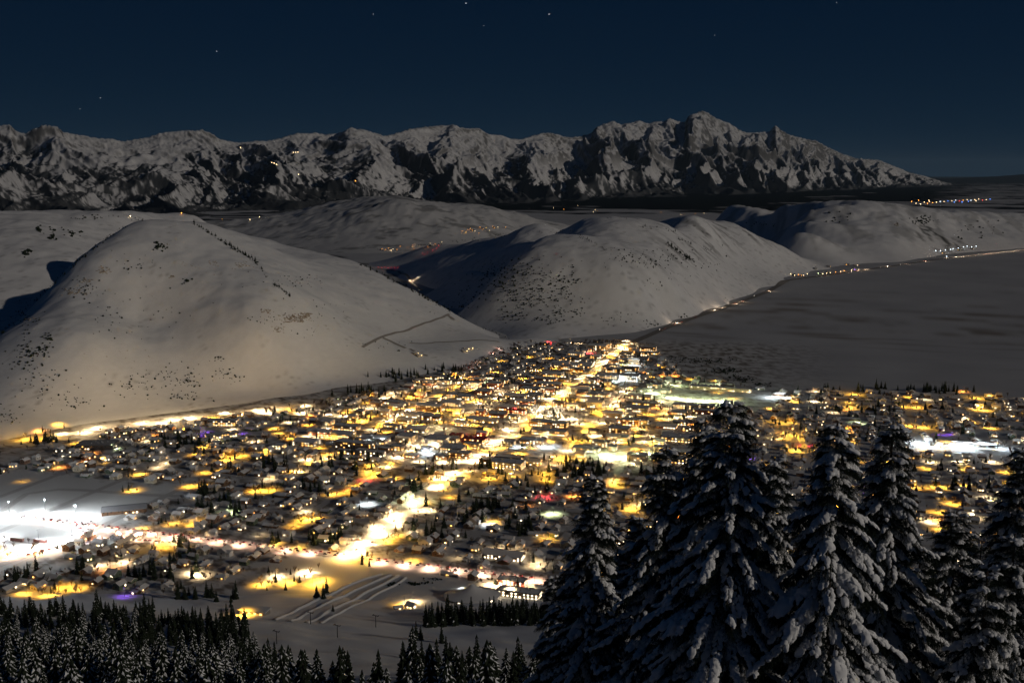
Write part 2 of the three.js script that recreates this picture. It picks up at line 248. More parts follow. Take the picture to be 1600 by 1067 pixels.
// ---------------------------------------------------------------- the near slope, falling from the lookout to the town
const fall = [[-60, -7], [-25, -3], [0, -2.2], [18, -15], [38, -36], [60, -50], [100, -74], [200, -122], [300, -165], [400, -207], [500, -254], [600, -304], [680, -341], [740, -365], [800, -383], [860, -398], [920, -411], [980, -423], [1040, -433], [1140, -447]];
const slopeAt = (x, z) => {
  const d = -z + 0.02 * x, side = smooth(-120, -420, x) * smooth(250, 520, d) * smooth(1000, 800, d);
  const bumps = smooth(300, 700, d) * (1.3 * fbm(x / 150, z / 150, 2) + 0.12 * fbm(x / 22, z / 18, 2));
  return EYE + along(fall, d) + 10 * side + bumps + smooth(60, 200, d) * 3 * fbm(x / 60 + 3, z / 60, 2);
};
structure('slope', sheet(160, 180, (u, v) => {
  const d = v < 0.15 ? lerp(-60, 150, v / 0.15) : lerp(150, 1140, (v - 0.15) / 0.85), x = lerp(-1, 1, u) * (90 + 0.72 * Math.max(0, d)), z = -d;
  const g = 1 - 0.05 - 0.08 * fbm(x / 12, z / 6, 3);
  return [x, slopeAt(x, z), z, 0.74 * g, 0.74 * g, 0.74 * g];
}), snowMat);
// ---------------------------------------------------------------- the town grid
const groundAt = (x, z) => { let y = Math.max(0, -z < 1140 ? slopeAt(x, z) : 0); for (const f of hills) y = Math.max(y, f(x, z)); return y; };
function onGround(px, py, from = 560, to = 12000) {      // where the line of sight through that spot meets the land
  const [a, b, c] = ray(px, py), k = Math.hypot(a, c);
  let d0 = from;
  for (let d = from; d < to; d *= 1.004) {
    if (EYE + b * d / k <= groundAt(a * d / k, c * d / k)) { let lo = d0, hi = d; for (let i = 0; i < 14; i++) { const m = (lo + hi) / 2; if (EYE + b * m / k <= groundAt(a * m / k, c * m / k)) hi = m; else lo = m; } const x = a * hi / k, z = c * hi / k; return V(x, groundAt(x, z), z); }
    d0 = d;
  }
  return onPlane(px, py);
}
const EAST = [0.9525, 0.3044], NORTH = [0.3044, -0.9525], GRID_TURN = -0.3093, CROSSING = [-183, -1137];
const town = (s, n, y) => { const x = CROSSING[0] + s * EAST[0] + n * NORTH[0], z = CROSSING[1] + s * EAST[1] + n * NORTH[1]; return V(x, y ?? groundAt(x, z), z); };
const gridOf = (p) => { const x = p.x - CROSSING[0], z = p.z - CROSSING[1]; return [x * EAST[0] + z * EAST[1], x * NORTH[0] + z * NORTH[1]]; };
const townEdge = [[-760, 330], [-430, 690], [-345, 850], [-300, 1020], [-262, 1440], [-30, 1610], [60, 1570], [130, 1370], [215, 1210], [381, 1090], [620, 1135], [849, 1180], [1060, 1090], [1100, 60], [420, -90], [105, -16], [-62, -16], [-110, -150], [-330, -215], [-760, -200], [-800, 100]];
function inside(poly, s, n) { let r = false; for (let i = 0, j = poly.length - 1; i < poly.length; j = i++) { const [a, b] = poly[i], [c, d] = poly[j]; if ((b > n) !== (d > n) && s < (c - a) * (n - b) / (d - b) + a) r = !r; } return r; }
const STREETS = [-655, -550, -445, -340, -235, -120, 0, 110, 215, 320, 425, 530, 640, 750, 860, 970], CROSS = [0, 118, 236, 354, 472, 590, 690, 800, 915, 1030, 1150, 1270, 1390];
const taken2 = [];                                     // footprints: [x, z, radius]
const cells = new Map();
function occupy(x, z, r) { const o = [x, z, r]; taken2.push(o); const k = Math.floor(x / 40) + ',' + Math.floor(z / 40); if (!cells.has(k)) cells.set(k, []); cells.get(k).push(o); }
function free(x, z, r) { const i = Math.floor(x / 40), j = Math.floor(z / 40); for (let a = -2; a <= 2; a++) for (let b = -2; b <= 2; b++) for (const o of cells.get((i + a) + ',' + (j + b)) ?? []) if (Math.hypot(o[0] - x, o[1] - z) < r + o[2]) return false; return true; }

// roads: packed snow and wet asphalt
const roadMat = new THREE.MeshStandardMaterial({ color: new THREE.Color().setRGB(0.44, 0.42, 0.4), roughness: 0.8 });
const dirtMat = new THREE.MeshStandardMaterial({ color: new THREE.Color().setRGB(0.2, 0.18, 0.16), roughness: 0.9 });
const bankMat = new THREE.MeshLambertMaterial({ color: new THREE.Color().setRGB(0.68, 0.67, 0.66) });
function strip(pts, half, lift, drape) {
  const line = []; for (let i = 0; i < pts.length - 1; i++) { const a = pts[i], b = pts[i + 1], n = Math.max(1, Math.ceil(a.distanceTo(b) / 12)); for (let k = 0; k < n; k++) line.push(a.clone().lerp(b, k / n)); } line.push(pts[pts.length - 1].clone());
  const pos = [], idx = [];
  line.forEach((p, i) => {
    const t = line[Math.min(line.length - 1, i + 1)].clone().sub(line[Math.max(0, i - 1)]); t.y = 0; t.normalize();
    for (const k of [-1, 1]) { const x = p.x - t.z * half * k, z = p.z + t.x * half * k; pos.push(x, (drape ? Math.max(groundAt(x, z), groundAt(p.x, p.z) - 1) : 0) + lift, z); }
    if (i) { const a = i * 2 - 2; idx.push(a, a + 2, a + 1, a + 1, a + 2, a + 3); }
  });
  const g = new THREE.BufferGeometry(); g.setAttribute('position', new THREE.Float32BufferAttribute(pos, 3)); g.setIndex(idx); g.computeVertexNormals(); return g;
}
const nearLand = (s0, n0, s1, n1) => [town(s0, n0, 0), town(s1, n1, 0)];
function streetRun(fixed, isNS) { let lo = null, hi = null; for (let k = -240; k <= 1620; k += 10) { const [s, n] = isNS ? [fixed, k] : [k - 500, fixed]; if (inside(townEdge, s, n) && !(s < -340 && n < 150 && n > 0)) { lo ??= k; hi = k; } } return lo === null ? null : isNS ? nearLand(fixed, Math.max(lo, fixed > 90 ? 0 : lo), fixed, hi) : nearLand(lo - 500, fixed, hi - 500, fixed); }
for (const s of STREETS) { if (s > 430 && s !== 640 && s !== 860) continue; const r = streetRun(s, true); if (r) structure('road', strip(r, s === 0 ? 8 : 5, 0.06), roadMat); }
for (const n of CROSS) { if (n > 1100) continue; const r = streetRun(n, false); if (r) structure('road', strip(r, n === 0 ? 6.5 : 5, 0.1), roadMat); }
const broadway = [[-120, 704], [41, 689], [153, 671], [223, 663], [300, 655], [351, 648], [430, 641], [500, 634]].map((p) => onPlane(...p));
structure('road', strip(broadway, 9, 0.14), roadMat);
structure('road', strip([[-60, 905], [40, 868], [110, 850], [165, 843], [230, 845], [300, 853]].map((p) => onPlane(...p)), 6, 0.18), roadMat);
structure('road', strip([[0, 800], [40, 772], [90, 765], [130, 766], [215, 773], [300, 776]].map((p) => onPlane(...p)), 5, 0.22), roadMat);
const highway = [[985, 537], [1050, 509], [1110, 488], [1160, 471], [1200, 456], [1232, 438], [1300, 429], [1400, 415], [1460, 406], [1600, 391], [1760, 376]].map((p) => onPlane(...p));
structure('highway', strip(highway, 11, 1.2, true), dirtMat);

// ---------------------------------------------------------------- street lamps
const LIGHT = { y: [1, 0.5, 0.05], o: [1, 0.34, 0.05], w: [1, 0.72, 0.38], W: [1, 0.66, 0.32], k: [1, 0.6, 0.4], c: [0.8, 0.93, 1], g: [0.84, 1, 0.52], r: [1, 0.05, 0.05], p: [0.3, 0.1, 1] };
const POWER = [0, 130, 650, 1050, 2400, 5200].map((p) => p / GAIN), poleMat = std(0.08, 0.08, 0.085, 0.5, { metalness: 0.6 });
const lampGlow = {};
function lampMaterial(c, k) { return lampGlow[c + k] ??= glow(...LIGHT[c], [0, 24, 50, 100, 180, 330][k]); }
const poleGeo = mergeGeometries([new THREE.CylinderGeometry(0.07, 0.12, 9, 8).translate(0, 4.5, 0), new THREE.CylinderGeometry(0.2, 0.24, 0.5, 8).translate(0, 0.25, 0)]);
const armGeo = new THREE.TubeGeometry(new THREE.QuadraticBezierCurve3(V(0, 8.6, 0), V(0.3, 9.4, 0), V(1.5, 9.45, 0)), 8, 0.05, 6);
const headGeo = new THREE.IcosahedronGeometry(0.17, 0), hoodGeo = new THREE.SphereGeometry(0.3, 8, 3, 0, 6.2832, 0, 1.2).scale(1.3, 0.6, 1);
const COLOUR_WORD = { y: 'golden', o: 'orange', w: 'warm white', W: 'warm white', k: 'rosy', c: 'cold white', g: 'greenish white', r: 'red', p: 'violet' };
// a lamp shines down in a wide cone; the strongest ones are open floodlights
function lampLight(c, k, x, y, z, parent) {
  const open = k === 5 || c === 'W' || (k === 4 && c === 'y') || (k === 4 && (c === 'c' || c === 'g'));
  const l = open ? new THREE.PointLight(new THREE.Color().setRGB(...LIGHT[c]), POWER[k]) : new THREE.SpotLight(new THREE.Color().setRGB(...LIGHT[c]), POWER[k] * 2.6, 0, 1.27, 0.7);
  l.name = 'street_lamp_light'; l.castShadow = true; l.shadow.radius = 6; l.position.set(x, y, z); parent.add(l);
  if (!open) { l.target.position.set(x, y - 9, z); parent.add(l.target); }
}
function zone(p) {
  const [s, n] = gridOf(p), d = Math.hypot(p.x, p.z);
  if (d > 3000) return 'beyond the town';
  if (n < -8) return s < -30 ? 'below the cross road' : 'by the tented hall';
  if (Math.abs(s) < 14) return 'on the main street';
  if (broadway.some((q, i) => i && new THREE.Line3(broadway[i - 1], q).closestPointToPoint(p, true, V(0, 0, 0)).distanceTo(p) < 26)) return 'on the road under the butte';
  if (n < 16) return 'on the cross road';
  return `${n < 236 ? 'near' : n < 472 ? 'middle' : n < 800 ? 'central' : n < 1100 ? 'far' : 'farthest'} ${s < -420 ? 'left-end' : s < -235 ? 'left' : s < 0 ? 'mid-left' : s < 215 ? 'mid-right' : s < 430 ? 'right' : 'right-end'} blocks`;
}
const lampQueue = [];
function makeLamp(...a) { lampQueue.push(a); }
function putLamp(p, colour, level, turn, h = 1) {
  const g = base('street_lamp', p, turn);
  tag(g, `street lamp with ${COLOUR_WORD[colour]} glow, ${zone(p)}`, 'street lamp', `${COLOUR_WORD[colour]} street lamps, ${zone(p)}`);
  const pole = mesh('pole', poleGeo, poleMat, g); mesh('arm', armGeo, poleMat, g);
  const hood = mesh('hood', hoodGeo, poleMat, g); hood.position.set(1.6, 9.5, 0);
  const head = mesh('lamp_head', headGeo, lampMaterial(colour, level), g); head.position.set(1.6, 9.36, 0);
  lampLight(colour, level, 1.6, 9.36, 0, g);
  if (h !== 1) g.scale.setScalar(h);
  return g;
}
const R1 = rng(101);
// spots of light seen in the town: column, row in the photograph, colour, strength
const spots = `89 664 y 3;61 674 o 3;306 711 y 2;363 715 y 4;352 720 y 3;378 712 y 3;92 731 o 2;135 722 o 2;33 753 y 1;140 709 o 2;217 742 y 3;207 766 y 3;296 761 y 3;315 758 y 2;398 768 y 3;420 766 y 3;465 737 w 3;421 750 w 2;449 684 y 3;478 718 w 3;357 801 g 2;268 820 y 3;296 820 y 2;478 812 y 3;490 811 y 3;478 800 w 2;405 837 w 1;261 855 y 4;61 863 y 4;10 864 o 4;156 884 w 2;191 879 w 3;172 890 o 2;96 919 y 3;118 921 y 2;73 931 y 3;40 928 y 2;296 896 w 2;314 899 w 3;430 903 w 3;478 897 w 4;488 914 y 4;500 908 y 3;411 914 y 3;446 912 y 3;194 931 p 1;322 676 p 1;318 680 p 1;376 678 p 1;178 702 g 2;236 680 o 2;228 690 w 2
410 645 w 4;425 646 w 3;470 646 w 4;492 641 w 3;512 648 w 3;524 624 g 2;566 657 y 3;547 660 y 3;623 648 w 4;610 657 w 4;642 641 w 4;578 638 w 3;655 664 y 3;642 665 y 3;719 680 r 3;736 684 r 3;757 688 r 4;806 645 r 3;762 693 w 4;457 686 y 3;476 719 w 2;508 716 w 3;534 689 c 3;575 694 c 3;598 694 c 4;620 715 w 4;642 704 w 3;669 709 c 4;655 721 w 3;690 722 w 4;715 722 w 3;750 711 w 4;738 721 w 4;687 747 w 4;680 750 y 4;709 740 w 4;680 763 w 4;648 785 g 4;620 804 w 4;610 813 w 4;591 824 w 4;588 836 w 4;566 848 w 4;550 866 w 5;545 872 y 5;572 875 y 4;578 737 y 4;576 728 y 3;613 748 y 2;572 751 r 2;464 737 y 3;575 788 c 3;473 814 y 3;518 772 y 3;537 772 y 2;413 767 y 3;620 836 y 3;607 845 y 3;648 833 w 2;671 798 w 3;766 820 c 2;770 748 y 4;760 747 y 3;852 752 y 3;851 741 y 4;878 721 y 3;856 699 c 4;848 699 c 3;814 699 c 3;865 804 g 3;852 778 r 2;824 791 o 1;840 884 w 3;805 864 w 3;776 861 w 3;712 872 w 1;789 917 w 4;766 914 w 3;824 922 w 3;798 930 w 3;725 930 c 3;645 941 w 2;632 946 y 2;380 962 y 3
859 536 r 2;904 537 w 2;890 536 w 2;977 533 w 4;968 540 w 3;996 541 w 3;923 552 r 4;942 555 w 3;933 566 w 3;923 586 w 4;904 592 w 4;872 614 w 4;859 623 w 4;837 639 w 4;808 658 w 4;792 671 w 4;971 593 c 5;962 596 c 4;990 572 c 4;975 570 g 3;985 584 c 3;1038 588 o 3;1009 582 o 2;1054 587 o 3;1057 603 g 4;1108 604 g 4;1022 615 g 5;1050 622 g 5;1066 624 g 4;1082 626 g 5;1100 627 g 4;1117 627 g 5;1133 628 g 5;1028 638 o 3;1079 652 w 3;1060 653 w 3;1045 655 w 3;827 558 y 3;837 579 w 3;815 592 y 3;764 597 g 3;722 598 w 4;719 590 w 3;775 582 y 3;869 576 y 3;894 627 y 4;878 617 w 3;971 612 w 4;964 636 w 3;935 600 w 3;950 607 y 3;850 650 w 4;870 652 w 5;884 654 w 5;898 655 w 4;942 662 w 4;929 681 w 4;917 689 y 4;904 662 w 3;827 671 y 4;805 681 y 3;845 676 y 3;870 672 y 3;996 681 y 3;968 692 w 3;958 714 g 5;945 711 g 4;971 715 g 5;995 719 g 5;1015 709 g 4;878 717 y 4;1000 789 w 3;987 795 y 4;894 776 o 2;1159 668 o 3;1086 665 o 3;1172 716 p 1
1110 605 g 3;1218 621 c 4;1205 622 c 4;1231 622 w 4;1274 628 w 3;1274 612 w 3;1243 628 y 3;1336 617 y 4;1331 637 y 4;1433 637 y 4;1415 636 y 2;1527 623 y 4;1540 641 y 4;1528 640 y 3;1505 612 o 3;1450 625 w 2;1219 661 y 4;1237 662 y 3;1240 680 y 4;1242 704 y 4;1259 696 r 2;1213 685 w 3;1154 668 y 3;1342 661 g 3;1326 692 y 3;1425 666 y 3;1444 668 y 4;1548 669 y 3;1470 680 p 1;1482 679 p 1;1431 692 c 4;1444 697 c 5;1466 700 w 4;1479 698 y 4;1500 701 c 4;1514 701 c 5;1537 701 c 5;1562 701 c 4;1431 712 y 3;1457 723 w 3;1501 723 w 3;1549 722 w 3;1595 719 w 2;1352 749 w 3;1352 771 p 1;1471 762 y 2;1505 760 y 2;1546 779 w 3;1489 787 y 3;1458 816 w 3;1532 859 w 3;1267 845 y 3;1110 880 y 4;1300 790 y 3;1200 800 y 3;1060 760 y 3;1080 830 y 3;1380 860 y 3;1180 745 y 3
600 640 w 3;580 650 y 3;700 640 y 3;720 655 w 3;740 665 y 3;690 660 y 3;760 640 w 3;780 625 y 3;800 615 w 3;745 625 y 3;660 610 y 3;640 620 y 3;600 622 w 3;690 622 w 3;730 610 y 3;850 600 y 2;880 590 w 3;900 570 w 2;860 560 y 2;910 640 w 3;930 645 y 3;990 655 y 3;1000 670 w 3;980 650 w 2;1010 690 y 2;900 690 y 3;860 690 y 3;830 700 y 3;785 700 y 3;600 675 y 3;560 640 w 3;540 650 w 3;450 660 w 3;430 670 y 3;400 690 w 3;480 665 y 3;510 670 w 3;500 700 y 2`;
const pools = [];
for (const row of spots.split(/[;\n]/)) { const [x, y, c, k] = row.split(' '); const p = onGround(+x, +y); makeLamp(p, c, +k, R1() * 6.28); const big = +k >= 3; if (big && 'yow'.includes(c)) pools.push(p); occupy(p.x, p.z, big ? 8 : 6); if (big) { const u = Math.hypot(p.x, p.z); occupy(p.x * (1 - 15 / u), p.z * (1 - 15 / u), 10); } if (+k >= 4) { const u = Math.hypot(p.x, p.z); occupy(p.x * (1 - 28 / u), p.z * (1 - 28 / u), 8); } }
// the rows of lamps along the main street and the road under the butte
for (let n = 8; n < 1580; n += 32) for (const k of [-1, 1]) { const p = town(k * 8.5, n + k * 7, 0); if (R1() < 0.78) makeLamp(p, R1() < 0.25 ? 'W' : R1() < 0.3 ? 'y' : 'w', [2, 3, 3, 4][Math.floor(R1() * 4)], GRID_TURN + (k > 0 ? Math.PI : 0)); }
for (let i = 0; i < broadway.length - 1; i++) { const a = broadway[i], b = broadway[i + 1], n = Math.max(1, Math.round(a.distanceTo(b) / 30)); for (let k = 0; k < n; k++) { const p = a.clone().lerp(b, k / n), t = b.clone().sub(a).normalize(), q = (k & 1 ? 1 : -1) * 10; if (i > 0) makeLamp(V(p.x - t.z * q, 0, p.z + t.x * q), R1() < 0.2 ? 'y' : R1() < 0.5 ? 'w' : 'W', R1() < 0.4 ? 5 : 4, R1() * 6.28); } }
for (let q = -470; q < 225; q += 30) if (Math.abs(q) > 20) makeLamp(town(q, q % 60 ? -8.5 : 8.5, 0), 'k', 3, GRID_TURN + Math.PI / 2);
for (const [x, y] of [[14, 872], [44, 865], [80, 857], [116, 848], [150, 842], [185, 841], [215, 843], [245, 846], [275, 849]]) makeLamp(onPlane(x, y), 'k', 3, 1);
// rows of lamps along the other streets
for (const [q, n0, n1] of [[-235, 380, 1000], [-120, 300, 950], [110, 430, 1020], [215, 480, 900]]) for (let n = n0; n < n1; n += 42) if (R1() < 0.85) makeLamp(town(q + 6, n + R1() * 10, 0), R1() < 0.35 ? 'y' : R1() < 0.5 ? 'W' : 'w', R1() < 0.25 ? 4 : 3, R1() * 6.28);
for (const n of [472, 590, 690, 800, 915]) for (let q = -320; q < 260; q += 46) if (Math.abs(q) > 16 && R1() < 0.8) makeLamp(town(q + R1() * 10, n + 6, 0), R1() < 0.45 ? 'y' : R1() < 0.5 ? 'W' : 'w', R1() < 0.2 ? 4 : 3, R1() * 6.28);
for (let i = 0; i < 360; i++) { const q = -700 + R1() * 1700, n = -170 + R1() * 1500, ns = R1() < 0.5, s2 = ns ? STREETS.reduce((a, b) => Math.abs(b - q) < Math.abs(a - q) ? b : a) + 6 : q, n2 = ns ? n : CROSS.reduce((a, b) => Math.abs(b - n) < Math.abs(a - n) ? b : a) + 6; if (!inside(townEdge, s2, n2) || (s2 < -330 && n2 < 165 && n2 > -70) || (n2 < 300 && R1() < 0.4)) continue; makeLamp(town(s2, n2, 0), R1() < 0.78 ? 'y' : R1() < 0.5 ? 'o' : 'w', 2, R1() * 6.28); }

lampQueue.sort((a, b) => a[0].length() - b[0].length());
lampQueue.slice(0, 298).forEach((a) => putLamp(...a));
{ // the lamps farthest off, joined into one object
  const far = lampQueue.slice(298), n = far.length, geo = mergeGeometries([mergeGeometries([poleGeo, armGeo].map((g) => g.toNonIndexed())), hoodGeo.clone().translate(1.6, 9.5, 0).toNonIndexed(), headGeo.clone().translate(1.6, 9.4, 0).toNonIndexed()], true);
  const byKind = new Map(); for (const a of far) { const k = a[1] + a[2]; if (!byKind.has(k)) byKind.set(k, []); byKind.get(k).push(a); }
  for (const list of byKind.values()) {
    const [, c, k] = list[0], im = new THREE.InstancedMesh(geo, [poleMat, poleMat, lampMaterial(c, k)], list.length);
    list.forEach(([p, , , turn], i) => {
      im.setMatrixAt(i, new THREE.Matrix4().makeRotationY(turn).setPosition(p));
      lampLight(c, k, p.x + 1.6 * Math.cos(turn), p.y + 9.05, p.z - 1.6 * Math.sin(turn), scene);
    });
    im.name = numbered('far_street_lamps'); tag(im, `far ${COLOUR_WORD[c]} street lamps at the far end of the town`, 'street lamps', null, 'stuff'); scene.add(im);
  }
}
// roads keep clear
for (const s of STREETS) for (let n = -240; n < 1600; n += 7) { const p = town(s, n, 0); occupy(p.x, p.z, s ? 4 : 8); }
for (const n of CROSS) for (let s = -800; s < 1100; s += 7) { const p = town(s, n, 0); occupy(p.x, p.z, n ? 4 : 7); }
for (let i = 0; i < broadway.length - 1; i++) for (let k = 0; k < 20; k++) { const p = broadway[i].clone().lerp(broadway[i + 1], k / 20); occupy(p.x, p.z, 9); }

// ---------------------------------------------------------------- houses
const roofSnow = new THREE.MeshLambertMaterial({ color: new THREE.Color().setRGB(0.6, 0.59, 0.58) });
const WALL = { timber: std(0.13, 0.075, 0.04), cream: std(0.5, 0.44, 0.33), grey: std(0.26, 0.26, 0.27), brown: std(0.17, 0.1, 0.065), green: std(0.1, 0.13, 0.09), white: std(0.62, 0.6, 0.56) };
const trimMat = std(0.1, 0.08, 0.07), brickMat = std(0.2, 0.09, 0.06), darkGlass = std(0.02, 0.022, 0.025, 0.12), doorMat = std(0.09, 0.05, 0.03, 0.6);
const warmWin = glow(1, 0.62, 0.26, 8), paleWin = glow(1, 0.8, 0.52, 8.5), amberWin = glow(1, 0.45, 0.1, 7), blueWin = glow(0.7, 0.88, 1, 7);
const porchMat = glow(1, 0.66, 0.3, 200), porchPale = glow(1, 0.84, 0.6, 200);
const box = (w, h, d, x = 0, y = 0, z = 0) => new THREE.BoxGeometry(w, h, d).translate(x, y, z);
function gable(w, h, d, rise) { const s = new THREE.Shape(); s.moveTo(-d / 2, -0.6); s.lineTo(d / 2, -0.6); s.lineTo(d / 2, h); s.lineTo(0, h + rise); s.lineTo(-d / 2, h); s.closePath(); return new THREE.ExtrudeGeometry(s, { depth: w, bevelEnabled: false }).translate(0, 0, -w / 2).rotateY(Math.PI / 2); }
function roofShape(w, h, d, rise, thick = 0.42, over = 0.7) {
  const k = rise / (d / 2), e = over, s = new THREE.Shape();
  s.moveTo(-d / 2 - e, h - e * k + 0.03); s.lineTo(0, h + rise + 0.03); s.lineTo(d / 2 + e, h - e * k + 0.03); s.lineTo(d / 2 + e, h - e * k + thick); s.quadraticCurveTo(d / 4, h + rise / 2 + thick * 1.35, 0.25, h + rise + thick); s.lineTo(-0.25, h + rise + thick); s.quadraticCurveTo(-d / 4, h + rise / 2 + thick * 1.35, -d / 2 - e, h - e * k + thick); s.closePath();
  return new THREE.ExtrudeGeometry(s, { depth: w + e * 1.6, bevelEnabled: false, curveSegments: 3 }).translate(0, 0, -w / 2 - e * 0.8).rotateY(Math.PI / 2);
}
const winGeo = new THREE.PlaneGeometry(1.5, 1.3), frameGeo = mergeGeometries([box(1.7, 0.12, 0.16, 0, -0.71, 0), box(0.07, 1.3, 0.1, 0, 0, 0.01)]);
function addWindow(g, x, y, z, turn, m, sx = 1, sy = 1, framed = true) { const w = mesh('window', winGeo, m, g); w.position.set(x, y, z); w.rotation.y = turn; w.scale.set(sx, sy, 1); if (framed) mesh('frame', frameGeo, trimMat, w); return w; }
const chimneyGeo = box(0.9, 2.2, 0.9), doorGeo = box(1.1, 2.2, 0.12), bulbGeo = new THREE.OctahedronGeometry(0.36);
function makeHouse(kind, wallName, litCount, seed) {
  const r = rng(seed), g = new THREE.Group();
  const [w, d, h, rise] = [[13, 8.5, 3, 2.4], [10, 8, 5.4, 2.3], [15, 9, 3.2, 2.1], [12, 10, 5.2, 3]][kind];
  const walls = [gable(w, h, d, rise)], roofs = [roofShape(w, h, d, rise)];
  if (kind === 0 || kind === 3) { walls.push(gable(6, h * 0.8, 6.5, 1.7).rotateY(Math.PI / 2).translate(-w * 0.2, 0, d / 2 + 1.6)); roofs.push(roofShape(6.4, h * 0.8, 6.5, 1.7).rotateY(Math.PI / 2).translate(-w * 0.2, 0, d / 2 + 1.5)); }
  if (kind === 2) { walls.push(box(6, 3, 6, w / 2 + 3, 1.3, 0.5)); roofs.push(box(6.4, 0.45, 6.5, w / 2 + 3.1, 3.05, 0.5)); }
  const ng = (l) => mergeGeometries(l.map((q) => q.index ? q.toNonIndexed() : q));
  mesh('wall', ng(walls), WALL[wallName], g);
  const roof = mesh('roof', ng(roofs), roofSnow, g);
  const ch = mesh('chimney', chimneyGeo, brickMat, roof); ch.position.set(w * 0.28, h + rise + 0.4, -d * 0.12);
  const spotsOn = [[w * 0.32, h * 0.55, d / 2, 0], [w * 0.08, h * 0.55, d / 2, 0], [w / 2, h * 0.55, d * 0.18, Math.PI / 2], [w / 2, h * 0.55, -d * 0.22, Math.PI / 2], [-w / 2, h * 0.55, 0, -Math.PI / 2], [w * 0.2, h * 0.55, -d / 2, Math.PI], [-w * 0.25, h * 0.55, -d / 2, Math.PI]];
  if (kind === 2) { spotsOn[2][0] = spotsOn[3][0] = w / 2 + 6; }
  const order = spotsOn.map((q, i) => [r(), i]).sort((a, b) => a[0] - b[0]).map((q) => q[1]);
  order.forEach((i, rank) => { const [x, y, z, t] = spotsOn[i]; addWindow(g, x + Math.sin(t) * 0.03, y, z + Math.cos(t) * 0.03, t, rank < litCount ? [warmWin, paleWin, amberWin][Math.floor(r() * 3)] : darkGlass); });
  const dr = mesh('door', doorGeo, doorMat, g); dr.position.set(w * 0.2, 1.1, d / 2 + 0.05);
  if (litCount) { const b = mesh('porch_lamp', bulbGeo, r() < 0.5 ? porchMat : porchPale, g); b.position.set(w * 0.2 + 0.9, 2.3, d / 2 + 0.35); }
  return g;
}
const wallNames = Object.keys(WALL), houseKinds = [];
for (let k = 0; k < 4; k++) for (let i = 0; i < 6; i++) houseKinds.push({ g: makeHouse(k, wallNames[(i + k) % 6], [2, 3, 1, 2, 0, 4][i], 300 + k * 10 + i), wall: wallNames[(i + k) % 6], lit: [2, 3, 1, 2, 0, 4][i], kind: k });
const sites = [], R2 = rng(202);
const downtown = (s, n) => (n > 395 && n < 1020 && s > -330 && s < 330 && !(n < 470 && s > 0)) || (Math.abs(s) < 90 && n > 400 && n < 1560) || (s > 60 && s < 300 && n > 560 && n < 1050);
const bare = (s, n) => (s < -330 && s > -620 && n > -70 && n < 165) || (s > -70 && s < 110 && n < -6) || (s < -560 && n < 120 && n > -40) || Math.hypot(s - 20, n - 748) < 38 || (s > 205 && s < 400 && n > 925 && n < 1075);
const landmarkClear = [];                                // filled below before houses are placed
function clearFor(s, n, r) { const p = town(s, n, 0); occupy(p.x, p.z, r); }
